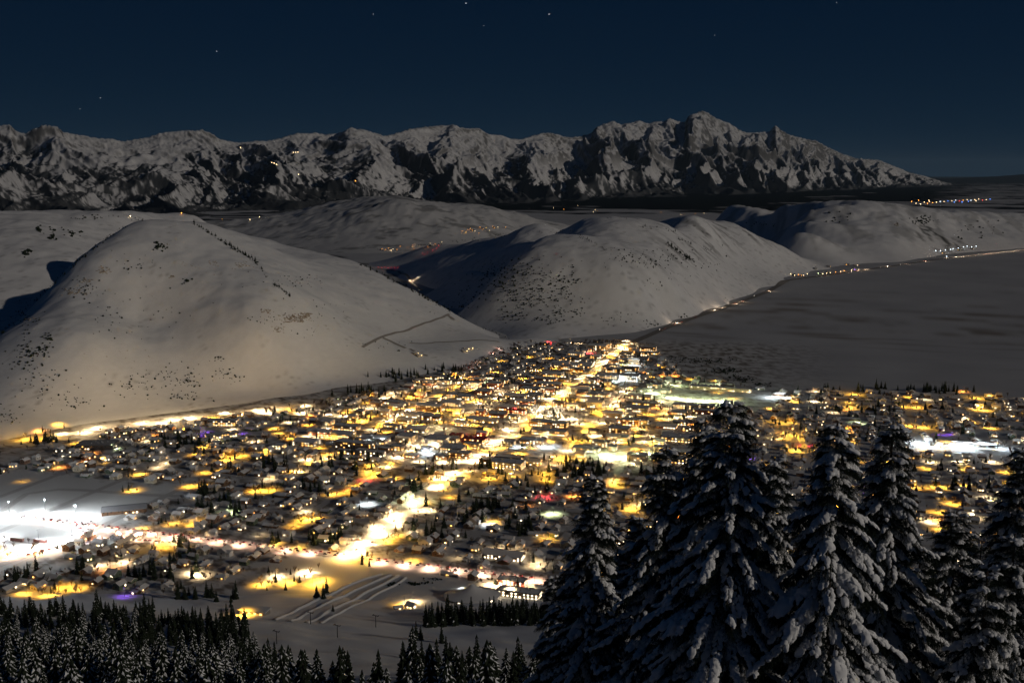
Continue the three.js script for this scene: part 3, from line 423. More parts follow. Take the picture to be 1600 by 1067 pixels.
// ---------------------------------------------------------------- larger buildings that the photograph lets one tell apart
const sidingMat = std(0.2, 0.19, 0.18), tanMat = std(0.34, 0.26, 0.17), darkRoof = std(0.05, 0.05, 0.055), redRoof = std(0.42, 0.045, 0.04), concreteMat = std(0.36, 0.35, 0.34), logMat = std(0.16, 0.09, 0.05);
function bigBuilding(label, category, s, n, w, d, h, o = {}) {
  const p = o.at ?? town(s, n, 0), g = base(o.name ?? 'commercial_building', p, GRID_TURN + (o.turn ?? 0));
  tag(g, label, category, o.group); occupy(p.x, p.z, Math.min(w, d) * 0.5 + 1); if (w > d * 1.5) for (const k of [-1, 1]) { const q = p.clone().add(V(EAST[0] * k * w * 0.33, 0, EAST[1] * k * w * 0.33)); occupy(q.x, q.z, d * 0.45); }
  const r = rng(Math.round(900 + s * 7 + n * 13));
  mesh('wall', box(w, h + 0.5, d, 0, h / 2 - 0.25, 0), o.wall ?? sidingMat, g);
  if (o.gable) mesh('roof', roofShape(w, h, d, o.gable, 0.5, 0.9), o.roof ?? roofSnow, g), mesh('gable_end', gable(w - 0.1, h, d - 0.1, o.gable), o.wall ?? sidingMat, g);
  else {
    mesh('roof', mergeGeometries([box(w - 0.9, 0.35, d - 0.9, 0, h + 0.2, 0)]), o.roof ?? roofSnow, g);
    mesh('parapet', mergeGeometries([box(w + 0.3, 0.8, 0.35, 0, h + 0.4, d / 2), box(w + 0.3, 0.8, 0.35, 0, h + 0.4, -d / 2), box(0.35, 0.8, d - 0.35, w / 2, h + 0.4, 0), box(0.35, 0.8, d - 0.35, -w / 2, h + 0.4, 0)]), o.trim ?? darkRoof, g);
    const nv = Math.floor(w * d / 260); for (let i = 0; i < nv; i++) { const v = mesh('rooftop_unit', box(2.2, 1.4, 1.8), concreteMat, g); v.position.set((r() - 0.5) * w * 0.6, h + 1.0, (r() - 0.5) * d * 0.6); }
  }
  const storeys = Math.max(1, Math.round(h / 3.3)), lit = o.lit ?? 0.5, step = o.step ?? 4.4;
  for (let f = 0; f < storeys; f++) {
    const y = (f + 0.55) * h / storeys;
    for (const [len, t, off] of [[w, 0, d / 2], [d, Math.PI / 2, w / 2], [d, -Math.PI / 2, w / 2]]) {
      const c = Math.max(1, Math.floor(len / step));
      for (let i = 0; i < c; i++) { const q = (i - (c - 1) / 2) * step, on = r() < lit * (f ? 0.7 : 1.2); if (!on && r() < 0.5) continue; addWindow(g, Math.sin(t) * (off + 0.03) + Math.cos(t) * q, y, Math.cos(t) * (off + 0.03) - Math.sin(t) * q, t, on ? (o.win ?? [warmWin, paleWin, amberWin])[Math.floor(r() * (o.win ?? [0, 0, 0]).length)] : darkGlass, f ? 0.95 : step * (0.2 + 0.14 * r()), f ? 1 : 0.9 + 0.35 * r(), false); }
    }
  }
  if (o.awning) { const a = mesh('awning', box(w * 0.96, 0.18, 2.2, 0, 3.1, d / 2 + 1.1), o.awning, g); }
  return g;
}
bigBuilding('long dark four-storey hotel with few lit windows, left of the main street', 'hotel', -202, 425, 62, 20, 13, { lit: 0.22, wall: std(0.1, 0.08, 0.07), roof: roofSnow, name: 'hotel' });
bigBuilding('white-fronted hall with a snowy stepped roof behind the dark hotel', 'hall', -196, 478, 50, 26, 8, { lit: 0.3, wall: std(0.55, 0.53, 0.5), name: 'hall' });
bigBuilding('dark flat-roofed block beside the main street with a bright storefront row', 'shop', -52, 462, 36, 26, 8, { lit: 0.9, wall: std(0.12, 0.11, 0.1), awning: std(0.5, 0.48, 0.42), name: 'shop' });
bigBuilding('shop with a glowing blue-white front between the hotel and the dark block', 'shop', -93, 452, 16, 12, 6, { lit: 1, win: [blueWin], name: 'shop' });
bigBuilding('broad shop with a red-lit roof beside the main street', 'shop', -40, 527, 40, 18, 6.5, { lit: 0.5, roof: redRoof, wall: std(0.3, 0.05, 0.04), name: 'shop' });
bigBuilding('smaller red-fronted shop left of the red-lit roof', 'shop', -78, 545, 20, 14, 6, { lit: 0.6, roof: redRoof, wall: std(0.34, 0.05, 0.04), name: 'shop' });
bigBuilding('shop with a red roof facing the square of lit trees', 'shop', -36, 742, 34, 16, 7, { lit: 0.7, roof: redRoof, wall: std(0.4, 0.06, 0.05), name: 'shop' });
bigBuilding('long dark flat-roofed building before the square of lit trees', 'building', 45, 668, 66, 20, 8, { lit: 0.75, wall: logMat });
bigBuilding('second long building with an arcade of lit windows, nearer than the square', 'building', 62, 612, 60, 18, 8, { lit: 0.85, wall: tanMat });
bigBuilding('bright glass-fronted building on the far right of the main street', 'building', 98, 1105, 40, 26, 12, { lit: 1, win: [blueWin, paleWin], wall: concreteMat });
bigBuilding('long low school building beside the greenish floodlit ground', 'school', 292, 1062, 120, 18, 7, { lit: 0.3, wall: tanMat, name: 'school' });
bigBuilding('dark box-like building in front of the greenish floodlit lot', 'building', 232, 502, 30, 18, 9, { lit: 0.1, wall: std(0.08, 0.075, 0.07) });
bigBuilding('wide dark flat-roofed store beside the road under the butte', 'store', 0, 0, 58, 34, 7, { at: onPlane(152, 699), lit: 0.15, wall: std(0.1, 0.09, 0.085), roof: std(0.3, 0.29, 0.28), turn: 0.35, name: 'store' });
bigBuilding('long motel row with bluish-violet lights on its front', 'motel', 0, 0, 52, 14, 6, { at: onPlane(346, 683), lit: 0.7, turn: 0.75, name: 'motel' });
bigBuilding('three-storey inn with a lit arcade under the butte road', 'inn', 0, 0, 50, 18, 9, { at: onPlane(348, 664), lit: 0.9, turn: 0.3, name: 'inn' });
bigBuilding('long low barn with a broad grey roof right of the floodlit rink', 'barn', 0, 0, 54, 24, 5, { at: onPlane(194, 799), lit: 0.15, gable: 2.4, wall: logMat, roof: std(0.2, 0.2, 0.21), turn: 0.62, name: 'barn' });
bigBuilding('long metal-clad warehouse in the cold white lit yard at right', 'warehouse', 716, 735, 90, 18, 7, { lit: 0.9, win: [blueWin, paleWin], wall: concreteMat, name: 'warehouse' });
bigBuilding('hall with two bright doors below the cold white lit yard', 'hall', 625, 640, 30, 16, 7, { lit: 0.6, gable: 2, wall: tanMat, name: 'hall' });
{ // lodge with lit eaves beside the cross road
  const p = onPlane(787, 871), g = bigBuilding('timber lodge with lamps under its eaves beside the cross road', 'lodge', 0, 0, 46, 18, 5, { at: p, gable: 4, lit: 0.95, win: [paleWin], wall: logMat, name: 'lodge' });
  const w2 = mesh('side_wing', roofShape(20, 3.4, 14, 2.6, 0.5, 1).rotateY(Math.PI / 2).translate(6, 0, 12), roofSnow, g); mesh('wing_wall', gable(18, 3.4, 13, 2.4).rotateY(Math.PI / 2).translate(6, 0, 12), logMat, g);
}
{ // hall with a tall tent-like snowy roof
  const p = onPlane(738, 936), g = base('tented_hall', p, 0.1);
  tag(g, 'hall with a broad tent-shaped snowy roof at the foot of the ski hill', 'hall'); occupy(p.x, p.z, 32);
  mesh('wall', new THREE.CylinderGeometry(27, 27, 5, 20).scale(1, 1, 0.72).translate(0, 2, 0), concreteMat, g);
  const prof = [[29.5, 4.4], [29.6, 5], [22, 6.6], [13, 9.2], [6, 12.6], [1.6, 16], [0, 16.6]].map((q) => new THREE.Vector2(...q));
  mesh('roof', new THREE.LatheGeometry(prof, 20).scale(1, 1, 0.72), roofSnow, g);
  for (let i = 0; i < 10; i++) { const a = -0.9 + i * 0.33; addWindow(g, Math.sin(a) * 27.1, 2.4, Math.cos(a) * 27.1 * 0.72, a, i % 3 ? paleWin : darkGlass, 1.6, 1.2, false); }
}
bigBuilding('lit ski-centre building right of the tented hall', 'building', 0, 0, 44, 14, 6, { at: onPlane(812, 931), lit: 1, win: [paleWin], wall: tanMat });
bigBuilding('low building with a red-lit side behind the tented hall', 'building', 0, 0, 30, 12, 5, { at: onPlane(800, 912), lit: 0.9, win: [paleWin], wall: std(0.35, 0.1, 0.07) });
{ // cabin with a bright gable on the ski run
  const p = onGround(642, 950), g = base('cabin', p, -0.5); tag(g, 'small cabin with a bright gable on the snow of the ski run', 'cabin'); occupy(p.x, p.z, 9);
  mesh('wall', gable(9, 3.4, 7.5, 2.4), tanMat, g); mesh('roof', roofShape(9, 3.4, 7.5, 2.4), roofSnow, g);
  addWindow(g, 4.55, 2, 0, Math.PI / 2, paleWin, 1.6, 1.3); addWindow(g, -1.5, 1.8, 3.8, 0, warmWin); addWindow(g, 2, 1.8, 3.8, 0, warmWin);
  const s = base('shed', onGround(622, 952), 0.4); tag(s, 'low shed left of the small bright-gabled cabin', 'shed'); mesh('wall', gable(8, 2.4, 5, 1.3), logMat, s); mesh('roof', roofShape(8, 2.4, 5, 1.3), roofSnow, s); addWindow(s, 1, 1.4, 2.55, 0, warmWin);
}
{ // open-sided pavilion below the houses at left
  const p = onGround(398, 958), g = base('pavilion', p, -0.25); tag(g, 'flat-topped pavilion with a pale lit edge above the left forest', 'pavilion'); occupy(p.x, p.z, 14);
  mesh('wall', box(26, 5, 12, 0, 1.5, 0), sidingMat, g); mesh('roof', box(28, 0.5, 14, 0, 4.3, 0), roofSnow, g); for (const x of [-9, -3, 3, 9]) addWindow(g, x, 2.2, 6.05, 0, amberWin, 1.6, 1.1, false);
}
// floodlit rink at the left edge
const coldMat = glow(0.9, 0.96, 1, 120);
[[-8, 846], [60, 852], [112, 842], [118, 812], [70, 803], [14, 806]].forEach(([x, y], i) => {
  const p = onPlane(x, y), g = base('floodlight_mast', p, R1() * 6.28);
  tag(g, `tall floodlight mast, ${['nearest the left edge', 'nearest the two trailers', 'at the near right corner', 'at the far right corner', 'in the middle of the far side', 'at the far left corner'][i]} of the floodlit rink`, 'floodlight mast', 'masts round the floodlit rink');
  mesh('pole', new THREE.CylinderGeometry(0.16, 0.3, 19, 8).translate(0, 9.5, 0), poleMat, g);
  mesh('crossbar', box(4.4, 0.2, 0.2, 0, 18.9, 0), poleMat, g);
  for (const k of [-1.6, 0, 1.6]) { const h = mesh('floodlight', new THREE.IcosahedronGeometry(0.17, 0), coldMat, g); h.position.set(k, 18.6, 0.3); }
  const l = new THREE.PointLight(new THREE.Color().setRGB(0.88, 0.95, 1), 11000 / GAIN); l.name = 'floodlight_light'; l.castShadow = true; l.shadow.radius = 8; l.position.set(0, 18.6, 0.3); g.add(l);
});
for (const [x, y, t, side] of [[26, 846, 0.05, 'left'], [62, 848, 0.02, 'right']]) {
  const p = onPlane(x, y), g = base('trailer', p, GRID_TURN + t); tag(g, `dark box trailer in front of the floodlit rink, the ${side} one of two`, 'trailer'); occupy(p.x, p.z, 10);
  mesh('body', box(17, 3.6, 3, 0, 2.4, 0), std(0.16, 0.07, 0.06), g); mesh('roof', box(16.6, 0.3, 2.8, 0, 4.36, 0), roofSnow, g); for (const wx of [-6, -4.6, 6]) { const w = mesh('wheel', new THREE.CylinderGeometry(0.5, 0.5, 3, 12).rotateX(Math.PI / 2), darkRoof, g); w.position.set(wx, 0.5, 0); }
}
for (const [x, y] of [[-10, 820], [40, 815], [80, 820], [30, 836], [110, 825], [130, 822], [140, 780], [200, 775], [60, 790], [170, 830]]) { const p = onPlane(x, y); occupy(p.x, p.z, 16); }
// square with its lit trees
const stringMat = glow(1, 0.86, 0.6, 9), barkMat = std(0.1, 0.075, 0.055);
function bareTree(seed, h, spread, limbs, mats) {
  const r = rng(seed), trunk = [], twigs = [];
  const bar = (a, b, ra, rb, list, sides = 4) => { const d = b.clone().sub(a), g = new THREE.CylinderGeometry(rb, ra, d.length(), sides, 1, true); g.applyQuaternion(new THREE.Quaternion().setFromUnitVectors(V(0, 1, 0), d.clone().normalize())); g.translate((a.x + b.x) / 2, (a.y + b.y) / 2, (a.z + b.z) / 2); list.push(g); };
  const top = V((r() - 0.5) * 0.6, h * 0.45, (r() - 0.5) * 0.6); bar(V(0, -0.5, 0), top, h * 0.022, h * 0.014, trunk, 6);
  for (let i = 0; i < limbs; i++) { const a = r() * 6.28, f = r(), s = V(top.x * f, h * (0.2 + 0.25 * f), top.z * f), e = V(Math.cos(a) * spread * (0.4 + 0.6 * r()), h * (0.6 + 0.4 * r()), Math.sin(a) * spread * (0.4 + 0.6 * r())); bar(s, e, h * 0.016, h * 0.008, twigs, 3); for (let k = 0; k < 4; k++) { const q = s.clone().lerp(e, 0.4 + 0.5 * r()); bar(q, q.clone().add(V((r() - 0.5) * spread * 0.9, h * (0.06 + 0.16 * r()), (r() - 0.5) * spread * 0.9)), h * 0.011, h * 0.005, twigs, 3); } }
  return [mergeGeometries(trunk), mergeGeometries(twigs)];
}
{
  const [tg, wg] = bareTree(71, 10, 3.4, 14), R3 = rng(72), lights = [];
  for (let i = 0; i < 24; i++) { const a = R3() * 6.28, y = 2.5 + R3() * 7, q = 3.1 * (0.25 + 0.75 * R3()) * (1 - Math.abs(y - 6) / 9); lights.push(new THREE.TetrahedronGeometry(0.3).translate(Math.cos(a) * q, y, Math.sin(a) * q)); }
  const lg = mergeGeometries(lights);
  let proto = null;
  for (let i = 0; i < 22; i++) {
    const p = town(20 + (R3() - 0.5) * 66, 748 + (R3() - 0.5) * 66);
    if (!proto) { proto = base('lit_tree', p); mesh('trunk', tg, barkMat, proto); mesh('crown', wg, barkMat, proto); mesh('string_lights', lg, stringMat, proto); tag(proto, 'bare tree wound with white string lights in the town square', 'tree', 'string-lit trees of the town square'); }
    else copy(proto, 'lit_tree', p, R3() * 6.28, 0.8 + R3() * 0.5);
    occupy(p.x, p.z, 3);
  }
}
// ---------------------------------------------------------------- downtown blocks, then the houses
{
  const styles = [[sidingMat, 'grey'], [tanMat, 'tan'], [logMat, 'dark timber'], [concreteMat, 'pale'], [std(0.26, 0.1, 0.07), 'brick-red']];
  let made = 0;
  for (let si = 0; si < STREETS.length - 1; si++) for (let ni = 0; ni < CROSS.length; ni++) {
    const s0 = STREETS[si] + 8, s1 = STREETS[si + 1] - 8, n0 = CROSS[ni] + 8, n1 = (CROSS[ni + 1] ?? 1520) - 8;
    for (let tries = 0; tries < 60; tries++) {
      const large = tries < 24, w = large ? 28 + R2() * 24 : 14 + R2() * 16, d = large ? 16 + R2() * 14 : 11 + R2() * 8, s = lerp(s0 + w / 2, s1 - w / 2, R2()), n = lerp(n0 + d / 2, n1 - d / 2, R2() < 0.35 ? R2() * 0.15 : R2());
      if (!downtown(s, n) || !inside(townEdge, s, n) || bare(s, n)) continue;
      const p = town(s, n, 0), rad = Math.hypot(w, d) * 0.42;
      if (p.y > 3 || groundAt(p.x, p.z) > 1 || !free(p.x, p.z, rad)) continue;
      const [m, word] = styles[Math.floor(R2() * 5)], h = 4.5 + R2() * (R2() < 0.3 ? 7 : 3.5), gab = R2() < 0.3 ? 2 + R2() * 1.5 : 0;
      bigBuilding(`${h > 8 ? 'tall' : 'low'} ${word} building, ${gab ? 'gabled' : 'flat'} snowy roof, ${zone(p)}`, 'building', s, n, w, d, h, { at: p, wall: m, gable: gab, lit: 0.35 + R2() * 0.5, step: 5.4, group: `${word} ${h > 8 ? 'tall' : 'low'} ${gab ? 'gabled' : 'flat-roofed'} buildings, ${zone(p)}` });
      occupy(p.x, p.z, rad);
      made++;
    }
  }
  console.log('downtown buildings', made);
}
for (let si = 0; si < STREETS.length - 1; si++) for (let ni = -2; ni < CROSS.length; ni++) {
  const n0 = ni < 0 ? -118 * -ni : CROSS[ni], n1 = ni < 0 ? n0 + 118 : CROSS[ni + 1] ?? 1520;
  for (const [row, face] of [[17, -1], [44, 1], [68, -1], [92, 1]]) for (let n = n0 + 15; n < n1 - 9; n += 17 + R2() * 9) {
    if (R2() < 0.2) continue;
    const s = STREETS[si] + row + (R2() - 0.5) * 6, nn = n + (R2() - 0.5) * 4;
    if (!inside(townEdge, s, nn) || bare(s, nn) || downtown(s, nn)) continue;
    const p = town(s, nn); if (p.y > 6 || !free(p.x, p.z, 7.5)) continue;
    if (s > 420 && nn < 250 && R2() < 0.5) continue;
    sites.push({ p, turn: GRID_TURN + (R2() < 0.5 ? Math.PI / 2 * face : R2() < 0.5 ? Math.PI : 0) + (R2() - 0.5) * 0.25, k: Math.floor(R2() * houseKinds.length), sc: 0.85 + R2() * 0.3, d: Math.hypot(p.x, p.z) });
    occupy(p.x, p.z, 7);
  }
}
// houses at the edge of the hills and along the lane below the butte
for (const [x, y] of [[650, 553], [655, 556], [729, 546], [735, 545], [726, 549]]) { const p = onGround(x, y); sites.push({ p, turn: 0.4, k: 1, sc: 1, d: 900 }); occupy(p.x, p.z, 8); }
sites.sort((a, b) => a.d - b.d);
const LIT = ['no lit window', 'one lit window', 'two lit windows', 'three lit windows', 'four lit windows'];
const sizeWord = ['low', 'narrow', 'winged', 'broad'];
const rest = houseKinds.map(() => []);
sites.forEach((o, i) => {
  const K = houseKinds[o.k];
  if (i < 300) {
    const h = copy(K.g, 'house', o.p, o.turn, o.sc), where = o.p.y > 6 ? 'alone on the butte' : zone(o.p);
    tag(h, `${sizeWord[K.kind]} ${K.wall} house, ${LIT[K.lit]}, ${where}`, 'house', `${sizeWord[K.kind]} ${K.wall} houses, ${LIT[K.lit]}, ${where}`);
  } else rest[o.k].push(new THREE.Matrix4().compose(o.p, new THREE.Quaternion().setFromAxisAngle(V(0, 1, 0), o.turn), V(o.sc, o.sc, o.sc)));
});
console.log('houses', sites.length);
// the many houses farther off: one object per kind, with the same walls, roofs and windows
houseKinds.forEach((K, k) => {
  if (!rest[k].length) return;
  const byMat = new Map();
  K.g.updateMatrixWorld(true);
  K.g.traverse((m) => { if (!m.isMesh || m.name === 'frame') return; const g = (m.geometry.index ? m.geometry.toNonIndexed() : m.geometry.clone()).applyMatrix4(m.matrixWorld); for (const a of Object.keys(g.attributes)) if (a !== 'position' && a !== 'normal') g.deleteAttribute(a); if (!byMat.has(m.material)) byMat.set(m.material, []); byMat.get(m.material).push(g); });
  const mats = [...byMat.keys()], geo = mergeGeometries(mats.map((m) => mergeGeometries(byMat.get(m))), true);
  const im = new THREE.InstancedMesh(geo, mats, rest[k].length);
  rest[k].forEach((m, i) => im.setMatrixAt(i, m));
  im.name = numbered('distant_houses'); im.castShadow = im.receiveShadow = true;
  tag(im, `farther ${K.wall} houses with ${LIT[K.lit]} scattered over the town`, 'houses', null, 'stuff');
  scene.add(im);
});
// ---------------------------------------------------------------- trees and shrubs
const needleMat = new THREE.MeshLambertMaterial({ color: new THREE.Color().setRGB(0.026, 0.034, 0.022), side: THREE.DoubleSide });
const snowClump = new THREE.MeshLambertMaterial({ color: new THREE.Color().setRGB(0.88, 0.89, 0.9) });
const twigMat = new THREE.MeshLambertMaterial({ color: new THREE.Color().setRGB(0.13, 0.1, 0.075) });
function triangles(list) { const g = new THREE.BufferGeometry(); g.setAttribute('position', new THREE.Float32BufferAttribute(list, 3)); g.computeVertexNormals(); return g; }
// one dark conifer seen from afar: trunk and drooping, ragged whorls of boughs; snow lies on part of them
function conifer(seed, h, radius, whorls, perWhorl, snowShare) {
  const r = rng(seed), needles = [], snow = [];
  for (let w = 0; w < whorls; w++) {
    const t = w / whorls, y = h * (0.08 + 0.9 * t), len = radius * Math.pow(1 - t, 0.85) * (0.75 + 0.5 * r()) + 0.12 * radius, n = Math.max(4, Math.round(perWhorl * (1 - 0.5 * t)));
    for (let i = 0; i < n; i++) {
      const a = (i + r() * 0.8) / n * 6.283 + w, l = len * (0.7 + 0.5 * r()), droop = l * (0.25 + 0.35 * r()) + h * 0.012, c = Math.cos(a), s = Math.sin(a), wd = l * (0.26 + 0.12 * r()), yy = y + (r() - 0.5) * h * 0.02;
      const tip = [c * l, yy - droop, s * l], m1 = [c * l * 0.55 - s * wd, yy - droop * 0.55 - wd * 0.3, s * l * 0.55 + c * wd], m2 = [c * l * 0.55 + s * wd, yy - droop * 0.55 - wd * 0.3, s * l * 0.55 - c * wd], root = [0, yy + h * 0.012, 0], ridge = [c * l * 0.55, yy - droop * 0.3, s * l * 0.55];
      needles.push(...root, ...m1, ...ridge, ...ridge, ...m1, ...tip, ...root, ...ridge, ...m2, ...ridge, ...tip, ...m2);
      const hang = [c * l * 0.62, yy - droop - h * 0.035, s * l * 0.62]; needles.push(...m1, ...hang, ...tip, ...m2, ...tip, ...hang);
      if (r() < snowShare) { const k = 0.22 + 0.45 * r(), q = (p, f, u) => [p[0] * f, p[1] + u, p[2] * f], lift = 0.03 * radius + 0.05, R0 = q(ridge, 0.9, lift * 2.4), T = [c * l * 0.98, yy - droop * 0.92 + lift, s * l * 0.98], A = [lerp(ridge[0], m1[0], k), lerp(ridge[1], m1[1], k) + lift, lerp(ridge[2], m1[2], k)], B = [lerp(ridge[0], m2[0], k), lerp(ridge[1], m2[1], k) + lift, lerp(ridge[2], m2[2], k)]; snow.push(...R0, ...A, ...T, ...R0, ...T, ...B, ...A, ...T, ...B); }
    }
  }
  const top = []; for (let i = 0; i < 4; i++) { const a = i * 1.57; top.push(0, h, 0, Math.cos(a) * 0.14 * radius, h * 0.93, Math.sin(a) * 0.14 * radius, Math.cos(a + 1.57) * 0.14 * radius, h * 0.93, Math.sin(a + 1.57) * 0.14 * radius); }
  return { trunk: new THREE.CylinderGeometry(h * 0.004, h * 0.016, h * 0.97, 6).translate(0, h * 0.47, 0), crown: triangles([...needles, ...top]), snow: snow.length ? triangles(snow) : null };
}
function treeThing(name, parts) { const g = new THREE.Group(); g.name = name; mesh('trunk', parts.trunk, barkMat, g); mesh('crown', parts.crown, needleMat, g); if (parts.snow) mesh('snow_load', parts.snow, snowClump, g).userData.kind = 'stuff'; return g; }
function scatter(kinds, list, keep, name, label, category, group, stuffName, stuffLabel) {
  // kinds: prototypes; list: [position, turn, scale, kind]; the nearest `keep` stand alone, the rest are joined
  list.sort((a, b) => a[0].distanceTo(camera.position) - b[0].distanceTo(camera.position));
  const far = kinds.map(() => []);
  list.forEach(([p, t, s, k], i) => { if (i < keep) { const c = copy(kinds[k], name, p, t, s); tag(c, label(p, s, k), category, group(p, s, k)); } else far[k].push([p, t, s]); });
  kinds.forEach((K, k) => {
    if (!far[k].length) return;
    const ms = []; K.updateMatrixWorld(true); K.traverse((m) => { if (m.isMesh) ms.push(m); });
    const strip = (m) => { const g = m.geometry.index ? m.geometry.toNonIndexed() : m.geometry.clone(); for (const a of Object.keys(g.attributes)) if (a !== 'position' && a !== 'normal') g.deleteAttribute(a); return g; };
    const im = new THREE.InstancedMesh(mergeGeometries(ms.map(strip), true), ms.map((m) => m.material), far[k].length);
    far[k].forEach(([p, t, s], i) => im.setMatrixAt(i, new THREE.Matrix4().compose(p, new THREE.Quaternion().setFromAxisAngle(V(0, 1, 0), t), s.isVector3 ? s : V(s, s, s))));
    im.name = numbered(stuffName); im.castShadow = im.receiveShadow = true; tag(im, stuffLabel, category + 's', null, 'stuff'); scene.add(im);
  });
}
const R4 = rng(404), gauss = (r) => (r() + r() + r() - 1.5) / 1.5;
// conifers and bare trees of the town
{
  const dark = [conifer(1, 15, 3.1, 13, 8, 0), conifer(2, 12, 3.2, 11, 8, 0), conifer(3, 17, 2.7, 14, 8, 0.05)].map((p) => treeThing('town_conifer', p));
  const bares = [81, 82, 83].map((s, i) => { const [t, w] = bareTree(s, 9 + i * 1.5, 3.4 + i * 0.4, 16); const g = new THREE.Group(); mesh('trunk', t, barkMat, g); mesh('crown', w, twigMat, g); return g; });
  const cs = [], bs = [];
  const put = (list, p, kinds, lo, hi, rad) => { if (p.y > 12 || !free(p.x, p.z, rad)) return; list.push([p, R4() * 6.28, lerp(lo, hi, R4()), Math.floor(R4() * kinds)]); };
  // groups of trees that stand out in the photograph: column, row, half width, half height, how many
  const groves = `550 725 60 22 26;690 740 60 30 30;770 735 70 30 50;830 760 60 30 22;900 735 60 18 40;930 740 50 14 24;640 760 40 30 12;300 700 80 25 26;345 735 40 12 16;250 690 50 15 12;60 690 60 8 14;420 720 60 30 20;480 690 50 20 12;620 590 80 10 30;700 580 40 8 16;1000 560 30 8 8;1060 640 40 14 14;1000 625 10 6 5;1020 628 8 6 4;660 600 60 10 20;560 615 60 8 20;1290 612 60 6 20;1400 610 120 8 36;1480 612 60 8 24;1360 640 200 16 40;1350 680 200 20 40;1420 740 150 24 30;1500 760 100 30 24;320 770 30 12 16;330 790 60 20 16;385 800 60 20 12;280 850 30 10 8;290 880 60 20 16;340 905 60 15 12;230 900 60 20 14;120 900 80 20 14;730 800 100 30 40;700 840 80 20 16;780 800 60 20 20;820 830 50 25 20;640 820 30 20 8;480 760 60 25 12;440 850 120 8 14;510 845 50 6 10;860 650 30 8 10;940 605 12 8 6;880 600 8 6 4;800 600 40 10 12;990 690 30 10 10;1010 740 40 20 12;330 935 90 8 14;500 930 20 10 6;365 950 10 8 3;30 905 40 12 8`;
  for (const row of groves.split(';')) { const [x, y, w, h, n] = row.split(' ').map(Number); for (let i = 0; i < n; i++) { const p = onGround(x + gauss(R4) * w, y + gauss(R4) * h); put(cs, p, 3, 0.65, 1.35, 2.2); } }
  for (let i = 0; i < 6500; i++) { const s = -760 + R4() * 1850, n = -210 + R4() * 1800; if (!inside(townEdge, s, n) || bare(s, n)) continue; const p = town(s, n); if (R4() < 0.12) put(cs, p, 3, 0.4, 0.95, 2.5); else put(bs, p, 3, 0.4, 0.85, 1.4); }
  // bare trees standing round the pools of light
  for (const q of pools) for (let i = 0; i < 7; i++) { const a = R4() * 6.28, d = 5 + R4() * 15, p = V(q.x + Math.cos(a) * d, 0, q.z + Math.sin(a) * d); if (p.y < 1 && groundAt(p.x, p.z) < 1 && Math.abs(gridOf(p)[0]) > 12) (R4() < 0.22 ? cs : bs).push([p, R4() * 6.28, 0.35 + 0.45 * R4(), Math.floor(R4() * 3)]); }
  for (let i = 0; i < 420; i++) { const t = R4(), [s0, n0] = lerpEdge(t); const p = town(s0 + R4() * 30, n0 - R4() * 26); put(bs, p, 3, 0.5, 1, 2); }
  function lerpEdge(t) { const k = 1 + t * 3.999, i = Math.floor(k), f = k - i, a = townEdge[i], b = townEdge[i + 1]; return [lerp(a[0], b[0], f), lerp(a[1], b[1], f)]; }
  const size = (s) => s > 0.9 ? 'tall' : s > 0.65 ? 'middling' : 'small';
  const shape = ['slim', 'broad', 'spiry'];
  scatter(dark, cs, 290, 'town_conifer', (p, s, k) => `${size(s)} ${shape[k]} dark conifer, ${zone(p)}`, 'conifer', (p, s, k) => `${size(s)} ${shape[k]} dark conifers, ${zone(p)}`, 'far_town_conifers', 'farther dark conifers among the lit houses of the town');
  scatter(bares, bs, 240, 'bare_tree', (p, s, k) => `${size(s)} bare leafless tree, ${zone(p)}`, 'bare tree', (p, s, k) => `${size(s)} bare trees, ${zone(p)}`, 'far_bare_trees', 'farther bare trees among the lit houses of the town');
  console.log('town conifers', cs.length, 'bare', bs.length);
}
